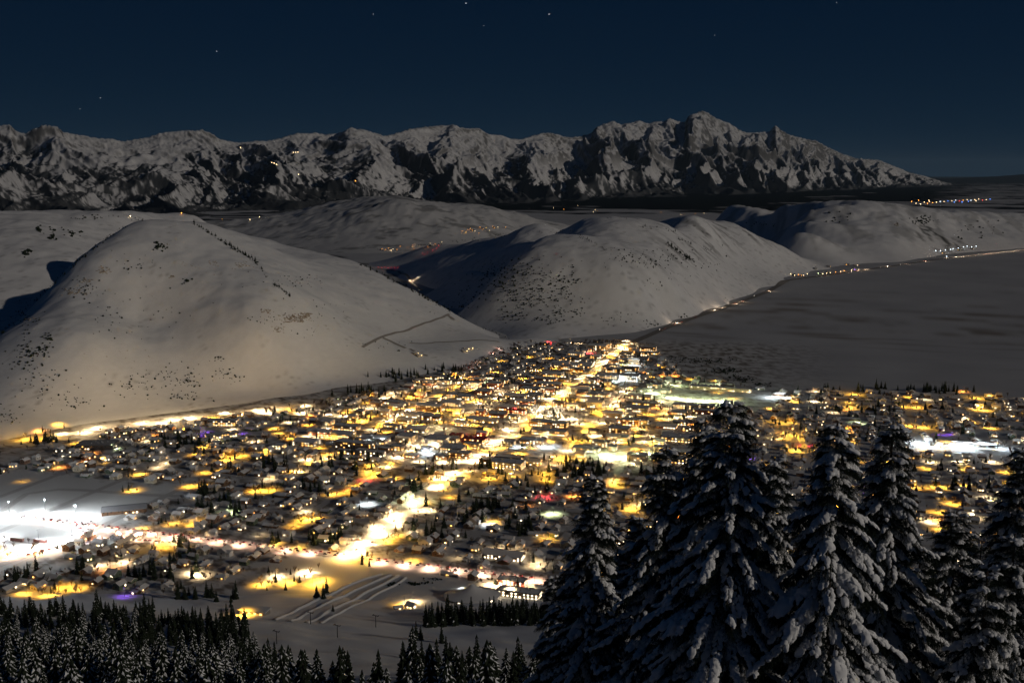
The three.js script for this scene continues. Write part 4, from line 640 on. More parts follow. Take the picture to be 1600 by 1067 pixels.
// junipers and shrubs dotted over the hills
{
  const round = (seed) => { const g = new THREE.IcosahedronGeometry(1, 1), P = g.attributes.position; for (let i = 0; i < P.count; i++) { const k = 0.8 + 0.4 * N3(P.getX(i) * 1.7 + seed, P.getY(i) * 1.7, P.getZ(i) * 1.7); P.setXYZ(i, P.getX(i) * k, P.getY(i) * k * 1.05 + 0.6, P.getZ(i) * k); } g.computeVertexNormals(); return g; };
  const shrubs = [1, 2, 3].map((s) => { const g = new THREE.Group(); mesh('crown', round(s * 7), needleMat, g); return g; });
  shrubs.push(treeThing('juniper', conifer(9, 4.2, 1.3, 7, 7, 0)));
  const L = [];
  const clumps = `270 590 60 26 34 2;205 600 60 24 26 2;290 620 50 10 18 2;300 595 22 12 14 2;70 600 60 40 34 2;30 560 40 40 30 2.4;60 550 30 14 26 2.6;15 650 40 20 20 2;110 630 60 16 20 2;75 525 14 8 8 3;290 440 10 6 8 3;248 385 14 8 16 3.4;210 415 60 30 16 2;350 580 30 20 10 2;340 560 12 8 8 2.4;440 440 80 20 18 2;500 480 70 30 14 2;40 500 30 40 26 2.2;130 450 60 20 22 2;480 440 40 14 10 2;235 480 120 60 22 1.8;180 500 60 40 14 2;420 500 40 14 12 2;600 540 60 14 12 2;360 590 30 14 10 2
800 420 60 24 40 3.2;830 440 90 40 90 3;870 460 60 30 50 3;780 440 40 26 36 3;770 430 60 30 40 3;820 470 60 16 40 3;880 490 40 14 26 3;850 500 50 10 20 2.6;890 440 30 10 14 3.4;800 490 30 16 20 3;1000 400 50 24 26 3;1020 410 30 14 18 3;1060 400 40 20 22 3.2;970 400 60 20 14 2.6;740 460 40 20 18 3;720 480 30 10 12 3;960 500 40 12 14 2.6;1040 440 60 20 12 2.6;1110 420 40 20 8 3
100 362 40 12 14 5;60 358 10 6 10 6;40 395 8 10 8 6;140 340 50 5 14 4;80 372 8 6 8 6
1190 350 30 6 12 5;1440 345 26 10 40 6;1310 340 40 20 10 6;1530 360 40 16 18 6
1100 565 60 8 60 2.2;1130 580 40 8 50 2.4;1160 593 30 6 40 2.4;1060 560 30 6 20 2.2;1190 602 20 4 20 2.2;1180 470 60 10 26 2.4;1020 505 20 8 14 2.6;1070 495 10 6 10 2.8
650 912 26 3 26 1.4;612 914 10 5 10 1.5;680 905 20 3 14 1.4;760 905 40 4 12 1.6;480 520 60 10 6 2`;
  for (const row of clumps.split(/[;\n]/)) { const [x, y, w, h, n, size] = row.split(' ').map(Number); for (let i = 0; i < n * 1.5; i++) { const p = onGround(x + gauss(R4) * w * 1.15, y + gauss(R4) * h * 1.15, 900); if (p.y < 1 && y < 540 && x < 1300 && y > 420) continue; p.y -= 0.3; const s = size * (0.5 + 0.9 * R4() * R4()); L.push([p, R4() * 6.28, V(s, s * (0.7 + 0.3 * R4()), s), Math.floor(R4() * 3)]); } }
  // lines of small trees along the ridges and gullies
  const lines = `300 346 345 374 20 1.7;345 374 402 408 46 2;402 408 418 432 10 1.6;428 444 455 462 18 1.6;0 520 60 462 40 1.3;60 462 130 398 46 1.4;130 398 178 362 30 1.4;178 362 200 350 8 1.2;205 342 226 341 10 1.4;560 408 600 428 20 1.9;600 428 650 456 34 2;650 456 705 485 34 2;700 484 800 530 14 1.3;1040 378 1085 408 56 2.4;1000 350 1060 362 14 1.8;905 366 955 392 30 1.2;740 368 900 358 30 1.5;590 390 790 366 40 2.2;880 336 990 340 10 1.4;1060 370 1110 390 16 2;1090 420 1130 380 4 2;640 486 712 486 6 1`;
  for (const row of lines.split(';')) { const [x0, y0, x1, y1, n, size] = row.split(' ').map(Number); for (let i = 0; i < n; i++) { const t = R4(), p = onGround(lerp(x0, x1, t) + gauss(R4) * 4, lerp(y0, y1, t) + 2 + gauss(R4) * 4, 1500); const s = size * (0.5 + 0.9 * R4()); p.y -= 0.4; L.push([p, R4() * 6.28, s, R4() < 0.75 ? 3 : 0]); } }
  const where = (p) => { const d = Math.hypot(p.x, p.z), a = p.x / d; return p.y < 3 ? 'on the snow of the flat' : d < 3100 && a < 0.03 ? 'on the broad butte left of the canyon' : d < 5200 && a > -0.1 ? 'on the rounded hill beyond the town' : a < -0.2 ? 'on the hill at the left edge' : 'on the long butte above the highway'; };
  scatter(shrubs, L, 295, 'juniper', (p, s, k) => `dark ${k < 3 ? 'round juniper shrub' : 'upright juniper'} dotted with others ${where(p)}`, 'juniper', (p, s, k) => `${k < 3 ? 'round' : 'upright'} junipers ${where(p)}`, 'far_junipers', 'small dark junipers dotted over the snowy hills');
  console.log('junipers', L.length);
}
// the snowy forest at the foot of the near slope
{
  const kinds = [[21, 18, 3.9, 19, 11, 0.9], [22, 21, 4.5, 21, 11, 0.82], [23, 16, 4.1, 18, 11, 0.95], [24, 19, 3.0, 18, 9, 0.08], [25, 15, 3.3, 15, 9, 0.04]].map((a) => treeThing('forest_conifer', conifer(...a)));
  const L = [], put = (px, py, snowy, lo = 0.45, hi = 1.35) => { const p = onGround(px, py, 120, 1200); p.y -= 0.5; L.push([p, R4() * 6.28, lerp(lo, hi, R4()), snowy ? Math.floor(R4() * 3) : 3 + Math.floor(R4() * 2)]); };
  // column range, row range of the feet, count, share with snow
  for (const [x0, x1, y0, y1, n, s] of [[-40, 240, 955, 1010, 170, 0.1], [180, 385, 972, 1012, 170, 0.02], [-60, 200, 1000, 1060, 60, 0.75], [150, 400, 1015, 1060, 60, 0.55], [-80, 420, 1040, 1150, 170, 0.95], [400, 570, 1085, 1150, 60, 0.6], [340, 440, 1050, 1080, 12, 0.35], [690, 850, 964, 978, 150, 0], [660, 700, 966, 980, 12, 0], [570, 620, 1110, 1140, 6, 0.6], [630, 780, 1066, 1110, 50, 0.35], [790, 850, 1060, 1110, 16, 0.5], [350, 400, 990, 1000, 6, 0], [600, 900, 1120, 1180, 40, 0.7]])
    for (let i = 0; i < n; i++) put(lerp(x0, x1, R4()), lerp(y0, y1, R4()), R4() < s);
  for (const [x, y, k, sc] of [[650, 1000, 3, 0.95], [657, 1000, 4, 0.9], [645, 998, 4, 0.85], [697, 1035, 3, 1.2], [703, 1030, 4, 1], [690, 1005, 3, 0.9], [745, 1062, 3, 1.25], [772, 1064, 4, 1.2], [722, 1050, 3, 0.9], [645, 1062, 4, 1.1], [630, 1066, 3, 1.1], [364, 965, 3, 0.7], [381, 1000, 3, 1.1], [366, 1000, 4, 1], [411, 1040, 4, 0.7], [455, 1052, 3, 0.9], [700, 965, 3, 1.3], [520, 955, 4, 0.5]]) { const p = onGround(x, y, 120, 1200); p.y -= 0.5; L.push([p, R4() * 6.28, sc, k]); }
  const where = (p) => { const a = p.x / -p.z, d = -p.z; return a > -0.12 ? (d > 880 ? 'in the dark row below the tented hall' : 'in the clump at the lower middle of the ski run') : d > 800 ? 'in the dark belt along the top of the left forest' : a < -0.38 ? 'in the lower left corner' : 'at the lower edge left of the ski run'; };
  scatter(kinds, L, 230, 'forest_conifer', (p, s, k) => `${k > 2 ? 'bare dark' : k === 1 ? 'tall snow-laden' : 'snow-laden'} forest conifer ${where(p)}`, 'conifer', (p, s, k) => `${k > 2 ? 'bare dark' : k === 1 ? 'tall snow-laden' : 'snow-laden'} conifers ${where(p)}`, 'far_forest_conifers', 'dark conifers at the far edge of the near forest');
  console.log('forest', L.length);
}
// ---------------------------------------------------------------- the tall snow-laden spruces near the lookout
{
  const bladeMat = new THREE.MeshLambertMaterial({ color: new THREE.Color().setRGB(0.022, 0.03, 0.022), side: THREE.DoubleSide });
  const bark = std(0.07, 0.052, 0.04);
  const rg = rng(505);
  // a spray: a twig with needles all round it, 0.42 m long, along +x
  const sprays = [0, 1, 2].map((v) => {
    const t = [];
    const twig = (x0, y0, z0, x1, y1, z1, n, len) => { for (let i = 0; i < n; i++) { const f = (i + 0.5) / n, a = rg() * 6.28, b = a + 0.5, px = lerp(x0, x1, f), py = lerp(y0, y1, f), pz = lerp(z0, z1, f), l = len * (0.7 + 0.5 * rg()) * (1 - 0.3 * f), w = 0.011; t.push(px - w, py, pz, px + w, py, pz, px + l * 0.75, py + Math.cos(a) * l * 0.8 - 0.01, pz + Math.sin(a) * l * 0.8); } };
    twig(0, 0, 0, 0.44, -0.07, 0, 22, 0.07);
    for (const k of [-1, 1]) { twig(0.08, -0.01, 0, 0.28, -0.06, 0.16 * k, 11, 0.06); twig(0.2, -0.03, 0, 0.4, -0.09, 0.13 * k, 9, 0.055); }
    t.push(0, 0.006, 0, 0, -0.006, 0.006, 0.44, -0.07, 0, 0, -0.006, -0.006, 0, 0.006, 0, 0.44, -0.07, 0);
    return triangles(t);
  });
  // lumps of snow: rounded above, flatter below, slumped over the end of the bough that carries them
  const lumps = [0, 1, 2, 3, 4, 5, 6].map((v) => {
    const g = mergeVertices(new THREE.IcosahedronGeometry(0.5, 3).deleteAttribute('uv').deleteAttribute('normal')), P = g.attributes.position;
    for (let i = 0; i < P.count; i++) {
      let x = P.getX(i), y = P.getY(i), z = P.getZ(i);
      const n = 1 + 0.3 * N3(x * 1.9 + v * 9, y * 1.9, z * 1.9) + 0.16 * N3(x * 4.6 + v * 5, y * 4.6, z * 4.6 + 3) + 0.05 * N3(x * 11, y * 11 + v, z * 11);
      x *= n; y *= n; z *= n;
      if (y < 0) y *= 0.5;
      const taper = 1 - 0.25 * x; y *= taper; z *= taper;
      y -= 0.45 * Math.max(0, x + 0.1) ** 2;
      P.setXYZ(i, x, y, z);
    }
    g.computeVertexNormals(); return g;
  });
  const bit = [0, 1, 2].map((v) => { const g = mergeVertices(new THREE.IcosahedronGeometry(0.5, 2).deleteAttribute('uv').deleteAttribute('normal')), P = g.attributes.position; for (let i = 0; i < P.count; i++) { const x = P.getX(i), y = P.getY(i), z = P.getZ(i), n = 1 + 0.32 * N3(x * 2.4 + v * 7, y * 2.4, z * 2.4); P.setXYZ(i, x * n, (y < 0 ? y * 0.4 : y) * n - 0.4 * Math.max(0, x) ** 2, z * n); } g.computeVertexNormals(); return g; });
  const inView = (p) => { const c = p.clone().applyMatrix4(camera.matrixWorldInverse); return c; };
  camera.updateMatrixWorld(true);
  function spruce({ px, py, d, label, seed, girth = 0.27, snow = 0.7, bend = 0, thin = 0, top = 0.9 }) {
    const r = rng(seed), tip = atRange(px, py, d), ground = slopeAt(tip.x, tip.z), H = tip.y - ground, g = base('snowy_spruce', V(tip.x, ground - 0.3, tip.z));
    tag(g, label, 'spruce tree');
    const lean = (y) => bend * Math.pow(y / H, 2);
    const tr = new THREE.CylinderGeometry(0.03, H * 0.014, H, 10, 12).translate(0, H / 2, 0); { const P = tr.attributes.position; for (let i = 0; i < P.count; i++) P.setX(i, P.getX(i) + lean(P.getY(i))); tr.computeVertexNormals(); } mesh('trunk', tr, bark, g);
    const boughs = [], M = sprays.map(() => []), S = bit.map(() => []), big = [];
    const up = V(0, 1, 0), q = new THREE.Quaternion(), e = new THREE.Euler();
    const place = (list, p, yaw, pitch, roll, s) => { e.set(roll, yaw, pitch, 'YZX'); q.setFromEuler(e); list.push(new THREE.Matrix4().compose(p, q.clone(), s)); };
    for (let y = H - 0.25; y > H * 0.12; y -= 0.15 + 0.11 * r() + (H - y) * 0.005) {
      const under = H - y, n = under < 1 ? 4 : 5;
      if (under > 17 && r() < 0.35) continue;
      for (let i = 0; i < n; i++) {
        if (r() < thin) continue;
        const a = r() * 6.283, L = (0.22 + 1.16 * girth * under * (under < 6 ? 1 : 1 - 0.25 * smooth(6, 20, under))) * (0.45 + 0.85 * r()), rise = lerp(0.55, -0.28, smooth(0, 4.5, under)) + (r() - 0.5) * 0.6, sag = (0.3 + 0.3 * r()) * snow;
        const o = V(lean(y), y, 0), dir = V(Math.cos(a), 0, -Math.sin(a));
        const at = (t) => o.clone().addScaledVector(dir, L * t).add(V(0, L * (rise * t - sag * t * t), 0));
        const pts = [0, 0.35, 0.7, 1].map(at);
        if (under < 16) boughs.push(new THREE.TubeGeometry(new THREE.CatmullRomCurve3(pts), 4, Math.max(0.008, 0.012 * L), 3));
        const count = Math.ceil(L / 0.075) + 2;
        for (let k = 0; k < count; k++) {
          const t = 0.04 + 0.96 * Math.pow((k + r()) / count, 0.8), p = at(t), side = (k & 1 ? 1 : -1) * (0.35 + 0.75 * r()) * (1 - 0.6 * Math.max(0, t - 0.75) / 0.25), w = (1 - t) * L * 0.32;
          const slope = rise - 2 * sag * t;
          place(M[Math.floor(r() * 3)], p, a + side, slope * 0.6 - 0.25 - 0.35 * r(), (r() - 0.5), V(0.85 + 0.7 * r() + w * 0.6, 1 + 0.4 * r(), 1 + 0.5 * r()));
          // small loads of snow on the sprays
          if (r() < 0.35 + snow * 0.6) { const b = 0.08 + 0.2 * r() * r() + 0.02 * L; place(S[Math.floor(r() * 3)], p.clone().add(V(Math.cos(a + side) * 0.14, 0.03, -Math.sin(a + side) * 0.14)), a + side, slope * 0.6 - 0.3, 0, V(b * (1.0 + 0.8 * r()), b * (0.5 + 0.3 * r()), b * (0.8 + 0.4 * r()))); }
        }
        // one or two large lumps towards the end of the bough
        for (let k = 0; k < 2; k++) if (r() < snow * (k ? 0.4 : 0.62) && L > 0.5) {
          const t = k ? 0.4 + 0.25 * r() : 0.72 + 0.22 * r(), s = Math.min(0.56, (0.22 + 0.12 * L) * (0.5 + 1.0 * r() * r()));
          const c = at(t); big.push([c.add(V(0, s * 0.12, 0)), a + (r() - 0.5) * 0.5, rise - 2 * sag * t, s, r()]);
        }
      }
    }
    if (boughs.length) mesh('boughs', mergeGeometries(boughs), bark, g).userData.kind = 'stuff';
    const inst = (name, geo, mat, list, label2) => { if (!list.length) return; const im = new THREE.InstancedMesh(geo, mat, list.length); list.forEach((m, i) => im.setMatrixAt(i, m)); im.name = name; im.castShadow = im.receiveShadow = true; im.userData.kind = 'stuff'; g.add(im); };
    sprays.forEach((s, i) => inst('needles', s, bladeMat, M[i]));
    // the lumps one can pick apart in the picture are parts of their own
    const shown = [];
    for (const b of big) { const w = b[0].clone().add(g.position), c = inView(w), sx = -c.x / c.z * FOCAL, sy = -c.y / c.z * FOCAL; shown.push([Math.abs(sx) < 830 && sy > -560 && sy < 540 ? b[3] * 2 / -c.z * FOCAL : 0, b]); }
    shown.sort((p, k) => k[0] - p[0]);
    shown.forEach(([size, [p, a, sl, s, v]], i) => {
      const sc = V(s * (1.0 + 0.55 * v), s * (0.6 + 0.35 * (v * 7 % 1)), s * (0.8 + 0.4 * (v * 13 % 1)));
      if (i < 70 && size > 14) { const m = mesh('snow_clump', lumps[Math.floor(v * 7)], snowClump, g); m.position.copy(p); m.rotation.set((v * 17 % 1) - 0.5, a + (v * 23 % 1) - 0.5, Math.atan(sl) * 0.8 - 0.3 * (v * 29 % 1), 'YZX'); m.scale.copy(sc); }
      else place(S[Math.floor(v * 3)], p, a, Math.atan(sl) * 0.8, 0, sc);
    });
    bit.forEach((s, i) => inst('snow_dusting', s, snowClump, S[i]));
    return M.reduce((n, l) => n + l.length, 0);
  }
  let sum = 0;
  for (const o of [
    { px: 1145, py: 612, d: 37, seed: 1, snow: 0.8, girth: 0.275, label: 'tallest snow-laden spruce, its ragged tip against the floodlit school ground' },
    { px: 1104, py: 640, d: 40, seed: 2, snow: 0.55, girth: 0.2, thin: 0.2, label: 'thin-topped spruce close against the left side of the tallest spruce' },
    { px: 1042, py: 686, d: 45, seed: 3, snow: 0.5, girth: 0.25, thin: 0.1, label: 'dark spruce left of the tallest one, its tip below the greenish lot' },
    { px: 926, py: 732, d: 52, seed: 4, snow: 0.5, girth: 0.22, bend: 0.2, label: 'leftmost of the near spruces, standing over the right end of the cross road' },
    { px: 1310, py: 645, d: 36, seed: 5, snow: 0.95, girth: 0.24, thin: 0.15, label: 'spruce with the largest round snow lumps, right of the tallest one' },
    { px: 1397, py: 646, d: 43, seed: 6, snow: 0.75, girth: 0.245, label: 'evenly tapered spruce with a full snowy crown, left of the cold white yard' },
    { px: 1212, py: 705, d: 47, seed: 7, snow: 0.6, girth: 0.24, label: 'half-hidden spruce filling the gap behind the tallest spruce and the lumpy one' },
    { px: 1497, py: 788, d: 50, seed: 8, snow: 0.4, girth: 0.25, label: 'dark thinly snowed spruce right of the evenly tapered one' },
    { px: 1588, py: 822, d: 42, seed: 9, snow: 0.6, girth: 0.27, label: 'spruce at the right edge with a low broad top' },
    { px: 1000, py: 800, d: 60, seed: 10, snow: 0.5, girth: 0.26, label: 'spruce low between the leftmost one and the dark one, its tip in the lit streets' },
    { px: 868, py: 892, d: 70, seed: 11, snow: 0.45, girth: 0.24, label: 'lowest spruce, in front of the dark tree row right of the ski run' },
    { px: 1270, py: 760, d: 54, seed: 12, snow: 0.5, girth: 0.25, label: 'spruce behind the lumpy one with its tip in golden street light' },
    { px: 1440, py: 850, d: 47, seed: 13, snow: 0.5, girth: 0.26, label: 'low spruce before the evenly tapered one, at its right foot' },
    { px: 1545, py: 880, d: 40, seed: 14, snow: 0.55, girth: 0.27, label: 'low dark spruce between the thinly snowed one and the right edge' },
    { px: 1345, py: 775, d: 62, seed: 16, snow: 0.6, girth: 0.27, label: 'farther spruce filling the gap left of the evenly tapered one' },
    { px: 965, py: 850, d: 62, seed: 17, snow: 0.6, girth: 0.27, label: 'farther spruce between the leftmost one and the dark one' },
    { px: 1085, py: 762, d: 58, seed: 18, snow: 0.6, girth: 0.25, label: 'farther spruce close behind the tallest one, on its left' },
    { px: 1180, py: 748, d: 60, seed: 19, snow: 0.6, girth: 0.25, label: 'farther spruce close behind the tallest one, on its right' },
    { px: 1535, py: 842, d: 60, seed: 20, snow: 0.6, girth: 0.28, label: 'farther spruce left of the one at the right edge' },
    { px: 900, py: 900, d: 60, seed: 21, snow: 0.55, girth: 0.28, label: 'farther spruce at the left foot of the leftmost one' },
    { px: 1600, py: 690, d: 58, seed: 15, snow: 0.5, girth: 0.2, label: 'spruce cut by the right edge of the picture, behind the broad one' },
  ]) sum += spruce(o);
  console.log('sprays', sum);
}
// ---------------------------------------------------------------- cars on the roads, at rest, with their lamps on
const headGlow = glow(1, 0.9, 0.72, 130), tailGlow = glow(1, 0.04, 0.03, 50), tyreMat = std(0.02, 0.02, 0.02);
function makeCar(colour) {
  const g = new THREE.Group(), paint = new THREE.MeshPhysicalMaterial({ color: new THREE.Color().setRGB(...colour), roughness: 0.4, clearcoat: 0.6 });
  const side = new THREE.Shape(); [[-2.2, 0.35], [2.2, 0.35], [2.25, 0.8], [1.9, 0.95], [1.0, 1.0], [-2.1, 1.05], [-2.25, 0.8]].forEach(([x, y], i) => i ? side.lineTo(x, y) : side.moveTo(x, y)); side.closePath();
  mesh('body', new THREE.ExtrudeGeometry(side, { depth: 1.6, bevelEnabled: true, bevelSize: 0.08, bevelThickness: 0.1, bevelSegments: 1 }).translate(0, 0, -0.8), paint, g);
  const cab = new THREE.Shape(); [[-1.9, 1.02], [0.95, 1.0], [0.35, 1.55], [-1.4, 1.6]].forEach(([x, y], i) => i ? cab.lineTo(x, y) : cab.moveTo(x, y)); cab.closePath();
  mesh('cabin', new THREE.ExtrudeGeometry(cab, { depth: 1.4, bevelEnabled: true, bevelSize: 0.05, bevelThickness: 0.06, bevelSegments: 1 }).translate(0, 0, -0.7), darkGlass, g);
  for (const x of [-1.35, 1.35]) for (const z of [-0.8, 0.8]) { const w = mesh('wheel', new THREE.CylinderGeometry(0.34, 0.34, 0.24, 8).rotateX(Math.PI / 2), tyreMat, g); w.position.set(x, 0.34, z); }
  for (const z of [-0.6, 0.6]) { const h = mesh('headlight', new THREE.OctahedronGeometry(0.3), headGlow, g); h.position.set(2.26, 0.7, z); const t = mesh('tail_light', new THREE.OctahedronGeometry(0.22), tailGlow, g); t.position.set(-2.28, 0.8, z); }
  return g;
}
const carKinds = [['dark', [0.03, 0.03, 0.035]], ['silver', [0.4, 0.4, 0.41]], ['red', [0.3, 0.03, 0.03]], ['white', [0.6, 0.6, 0.6]]].map(([w, c]) => [w, makeCar(c)]);
const R6 = rng(606);
function car(p, turn, place, lamps = 0) {
  const [w, k] = carKinds[Math.floor(R6() * 4)], c = copy(k, 'car', p, turn, 1);
  tag(c, `${w} car with its lamps lit ${place}`, 'car', `${w} cars ${place}`);
  if (lamps) { const l = new THREE.PointLight(new THREE.Color().setRGB(1, 0.8, 0.6), lamps / GAIN); l.name = 'headlight_light'; l.castShadow = true; l.shadow.radius = 4; l.position.set(4.2, 0.9, 0); c.add(l); }
}
// along the cross road, both ways
for (const k of [1, -1]) for (let s = -470; s < 215; s += 8 + R6() * 5) { if (Math.abs(s) < 10) continue; const p = town(s, k * 2.6 - 0.2, 0.12); car(p, GRID_TURN + (k > 0 ? Math.PI : 0), 'on the cross road'); }
{ const pts = [[40, 868], [110, 850], [165, 843], [230, 845], [300, 853]].map((q) => onPlane(...q)); for (let i = 0; i < 4; i++) for (const f of [0.05, 0.2, 0.35, 0.5, 0.65, 0.8, 0.95]) { const p = pts[i].clone().lerp(pts[i + 1], f), t = pts[i + 1].clone().sub(pts[i]); p.y = 0.2; car(p, Math.atan2(-t.z, t.x), 'on the curving road below the rink', i % 2 ? 0 : 10); } }
for (let n = 20; n < 900; n += 26 + R6() * 30) { const k = R6() < 0.5 ? 1 : -1; car(town(k * 3.4, n, 0.08), GRID_TURN + (k > 0 ? Math.PI / 2 : -Math.PI / 2), 'on the bright main street'); }
// parked by the rink
for (const [x, y] of [[118, 822], [124, 826], [132, 820], [136, 828], [142, 816], [128, 832], [112, 838], [150, 822]]) { const p = onPlane(x, y); const [w, k] = carKinds[Math.floor(R6() * 4)]; tag(copy(k, 'car', p, R6() * 6.28), `${w} car parked at the right edge of the floodlit rink`, 'car', `${w} cars parked by the rink`); }
// the highway across the flats
function alongLine(pts, t) { const L = pts.map((p, i) => i ? p.distanceTo(pts[i - 1]) : 0), sum = L.reduce((a, b) => a + b); let d = t * sum; for (let i = 1; i < pts.length; i++) { if (d <= L[i]) { const q = pts[i - 1].clone().lerp(pts[i], d / L[i]); return [q, pts[i].clone().sub(pts[i - 1]).normalize()]; } d -= L[i]; } return [pts[pts.length - 1].clone(), pts[1].clone().sub(pts[0]).normalize()]; }
for (let i = 0; i < 180; i++) {
  const t = i < 140 ? 0.6 + 0.4 * (i + R6()) / 140 : i < 160 ? 0.4 + 0.16 * R6() : 0.02 + 0.38 * R6(), [p, d] = alongLine(highway, t), toward = i < 140 ? R6() < 0.85 : R6() < 0.3, k = toward ? -1 : 1;
  p.x += -d.z * 4 * k; p.z += d.x * 4 * k; p.y = groundAt(p.x, p.z) + 1.3;
  const [w, c] = carKinds[Math.floor(R6() * 4)], o = copy(c, 'car', p, Math.atan2(-d.z * k, d.x * k)); tag(o, `${w} car with its lamps lit on the highway across the snowy flat`, 'car', `${w} cars on the highway`);
  if (i % 3 === 0) { const l = new THREE.PointLight(new THREE.Color().setRGB(1, 0.74, 0.5), 1100 / GAIN); l.name = 'headlight_light'; l.castShadow = true; l.shadow.radius = 8; l.position.set(5, 2.4, 0); o.add(l); }
}
// ---------------------------------------------------------------- far lamps: a lamp, its post and its pool of light
const farBulb = {};
function farLamp(px, py, c, r, k, cd, label, group, p = onGround(px, py, 1500, 60000), h = 7) {
  const g = base('lamp', p, 0); tag(g, label, 'lamp', group);
  mesh('post', new THREE.CylinderGeometry(0.15 + r * 0.1, 0.2 + r * 0.15, h, 6).translate(0, h / 2, 0), poleMat, g);
  const b = mesh('lamp_head', farBulb[r] ??= new THREE.IcosahedronGeometry(r, 0), lampGlowAt(c, k), g); b.position.y = h + r;
  if (cd) { const l = new THREE.PointLight(new THREE.Color().setRGB(...LIGHT[c]), cd / GAIN); l.name = 'lamp_light'; l.castShadow = true; l.shadow.radius = 10; l.position.set(0, h - 0.3, 0); g.add(l); }
}
function lampGlowAt(c, k) { return lampGlow[c + '@' + k] ??= glow(...LIGHT[c], k); }
LIGHT.b = [0.1, 0.25, 1];
const farSets = [
  // spots, colour list, radius, glow, candela, label
  ['750 357;738 362;742 363;755 360;760 358;731 361;770 356;778 357;790 357;728 365;748 366;735 359;765 362;722 363', 'oowoy', 1, 60, 900, 'amber lamp of the hamlet on the slope between the two middle hills'],
  ['602 392;607 390;614 391;620 392;611 394;597 391;645 385;648 383;646 391;672 382;668 388;680 384;655 387;636 389;690 380;625 387', 'oowow', 0.9, 60, 700, 'amber lamp of the scattered houses in the canyon between the hills'],
  ['660 398;668 396;676 393;682 390;685 386', 'rr', 0.8, 60, 300, 'red lamp along the bending lane in the canyon'],
  ['591 420;596 421;601 420;606 421;611 420;616 421;621 421', 'r', 0.7, 50, 160, 'red lamp in the short row above the canyon road'],
  ['1236 431;1242 433;1248 432;1256 433;1262 431;1279 430;1286 431;1292 430;1298 429;1306 428;1314 427;1320 426;1331 425;1336 424;1342 424', 'wwowwgwwwowowpw', 1.2, 90, 2200, 'lamp of the roadside houses where the highway meets the long butte'],
  ['1463 394;1470 394;1478 393;1486 392;1498 390;1506 388;1512 387;1519 388;1526 387;1480 403;1490 391', 'c', 1.4, 70, 1800, 'cold white lamp of the yard at the foot of the long butte'],
  ['375 232;379 232;424 255;428 256;432 258;378 263;458 239;462 239;466 239;460 242;472 254;475 256;478 258;462 272;466 274;470 276;556 284', 'wwwwwowwwwwwwwwwo', 5, 45, 0, 'lone bright lamp on the ski slopes of the far mountains'],
  ['1425 316;1432 319;1436 314;1445 317;1450 319;1452 314;1458 318;1464 317;1470 316;1476 316;1482 315;1488 315;1494 314;1500 315;1506 314;1512 313;1518 314;1524 313;1530 312;1536 314;1542 313;1548 312;1492 317;1504 317;1514 316;1526 315;1439 320;1453 316', 'owowowowcwbwcrowcwwrwbbbbwww', 4.5, 55, 0, 'lamp of the far airfield beyond the long butte'],
  ['865 326;881 328;903 322;927 332;934 331;930 329;1033 333;1064 336;1070 335;1087 335;1100 334;203 341;283 336;347 344;390 345;405 341;374 320', 'wowwowowoowwoowww', 1.7, 50, 0, 'single lamp of a farm on the dark valley floor'],
];
for (const [list, cols, r, k, cd, label] of farSets) list.split(';').forEach((s, i) => { const [x, y] = s.split(' ').map(Number); const mountain = r === 5; let p; if (mountain) p = onMountain(x, y); else if (r === 4.5) p = onGround(x, y, 9800, 60000); else if (r === 1.7 && x > 800) p = onGround(x, y, 5600, 60000); farLamp(x, y, cols[i % cols.length], r, k, cd, label, label + 's', p); });
function onMountain(px, py) { // nearest point of the range under that sight line
  const P = range.attributes.position, [a, b, c] = ray(px, py), k = Math.hypot(a, c), ax = a / k, az = c / k; let best = null, low2 = 1e9;
  for (let i = 0; i < P.count; i++) { const x = P.getX(i), z = P.getZ(i), y = P.getY(i), d = x * ax + z * az; if (d < 9000 || y < 20) continue; const off = Math.hypot(x - ax * d, z - az * d) / d + Math.abs((y - EYE) / d - b / k) + d * 2e-8; if (off < low2) { low2 = off; best = V(x, y, z); } }
  return best;
}
// headlights in the canyon: cars coming down two legs of the bending road
for (const [x, y] of [[641, 441], [645, 438], [649, 435], [653, 433], [643, 443], [647, 446], [651, 449], [655, 452], [639, 439]]) { const p = onGround(x, y, 2600); p.y += 0.5; const [w, c] = carKinds[Math.floor(R6() * 4)]; const o = copy(c, 'car', p, -1.1 + R6() * 0.4); tag(o, `${w} car with bright headlights on the canyon road between the hills`, 'car', `${w} cars on the canyon road`); const l = new THREE.PointLight(new THREE.Color().setRGB(1, 0.8, 0.55), 160 / GAIN); l.name = 'headlight_light'; l.castShadow = true; l.position.set(4.5, 1.2, 0); o.add(l); }
structure('road', strip([[590, 420], [622, 424], [640, 436], [655, 434], [640, 442], [660, 454]].map((q) => { const p = onGround(q[0], q[1], 2600); return p; }), 5, 0.8, true), dirtMat);
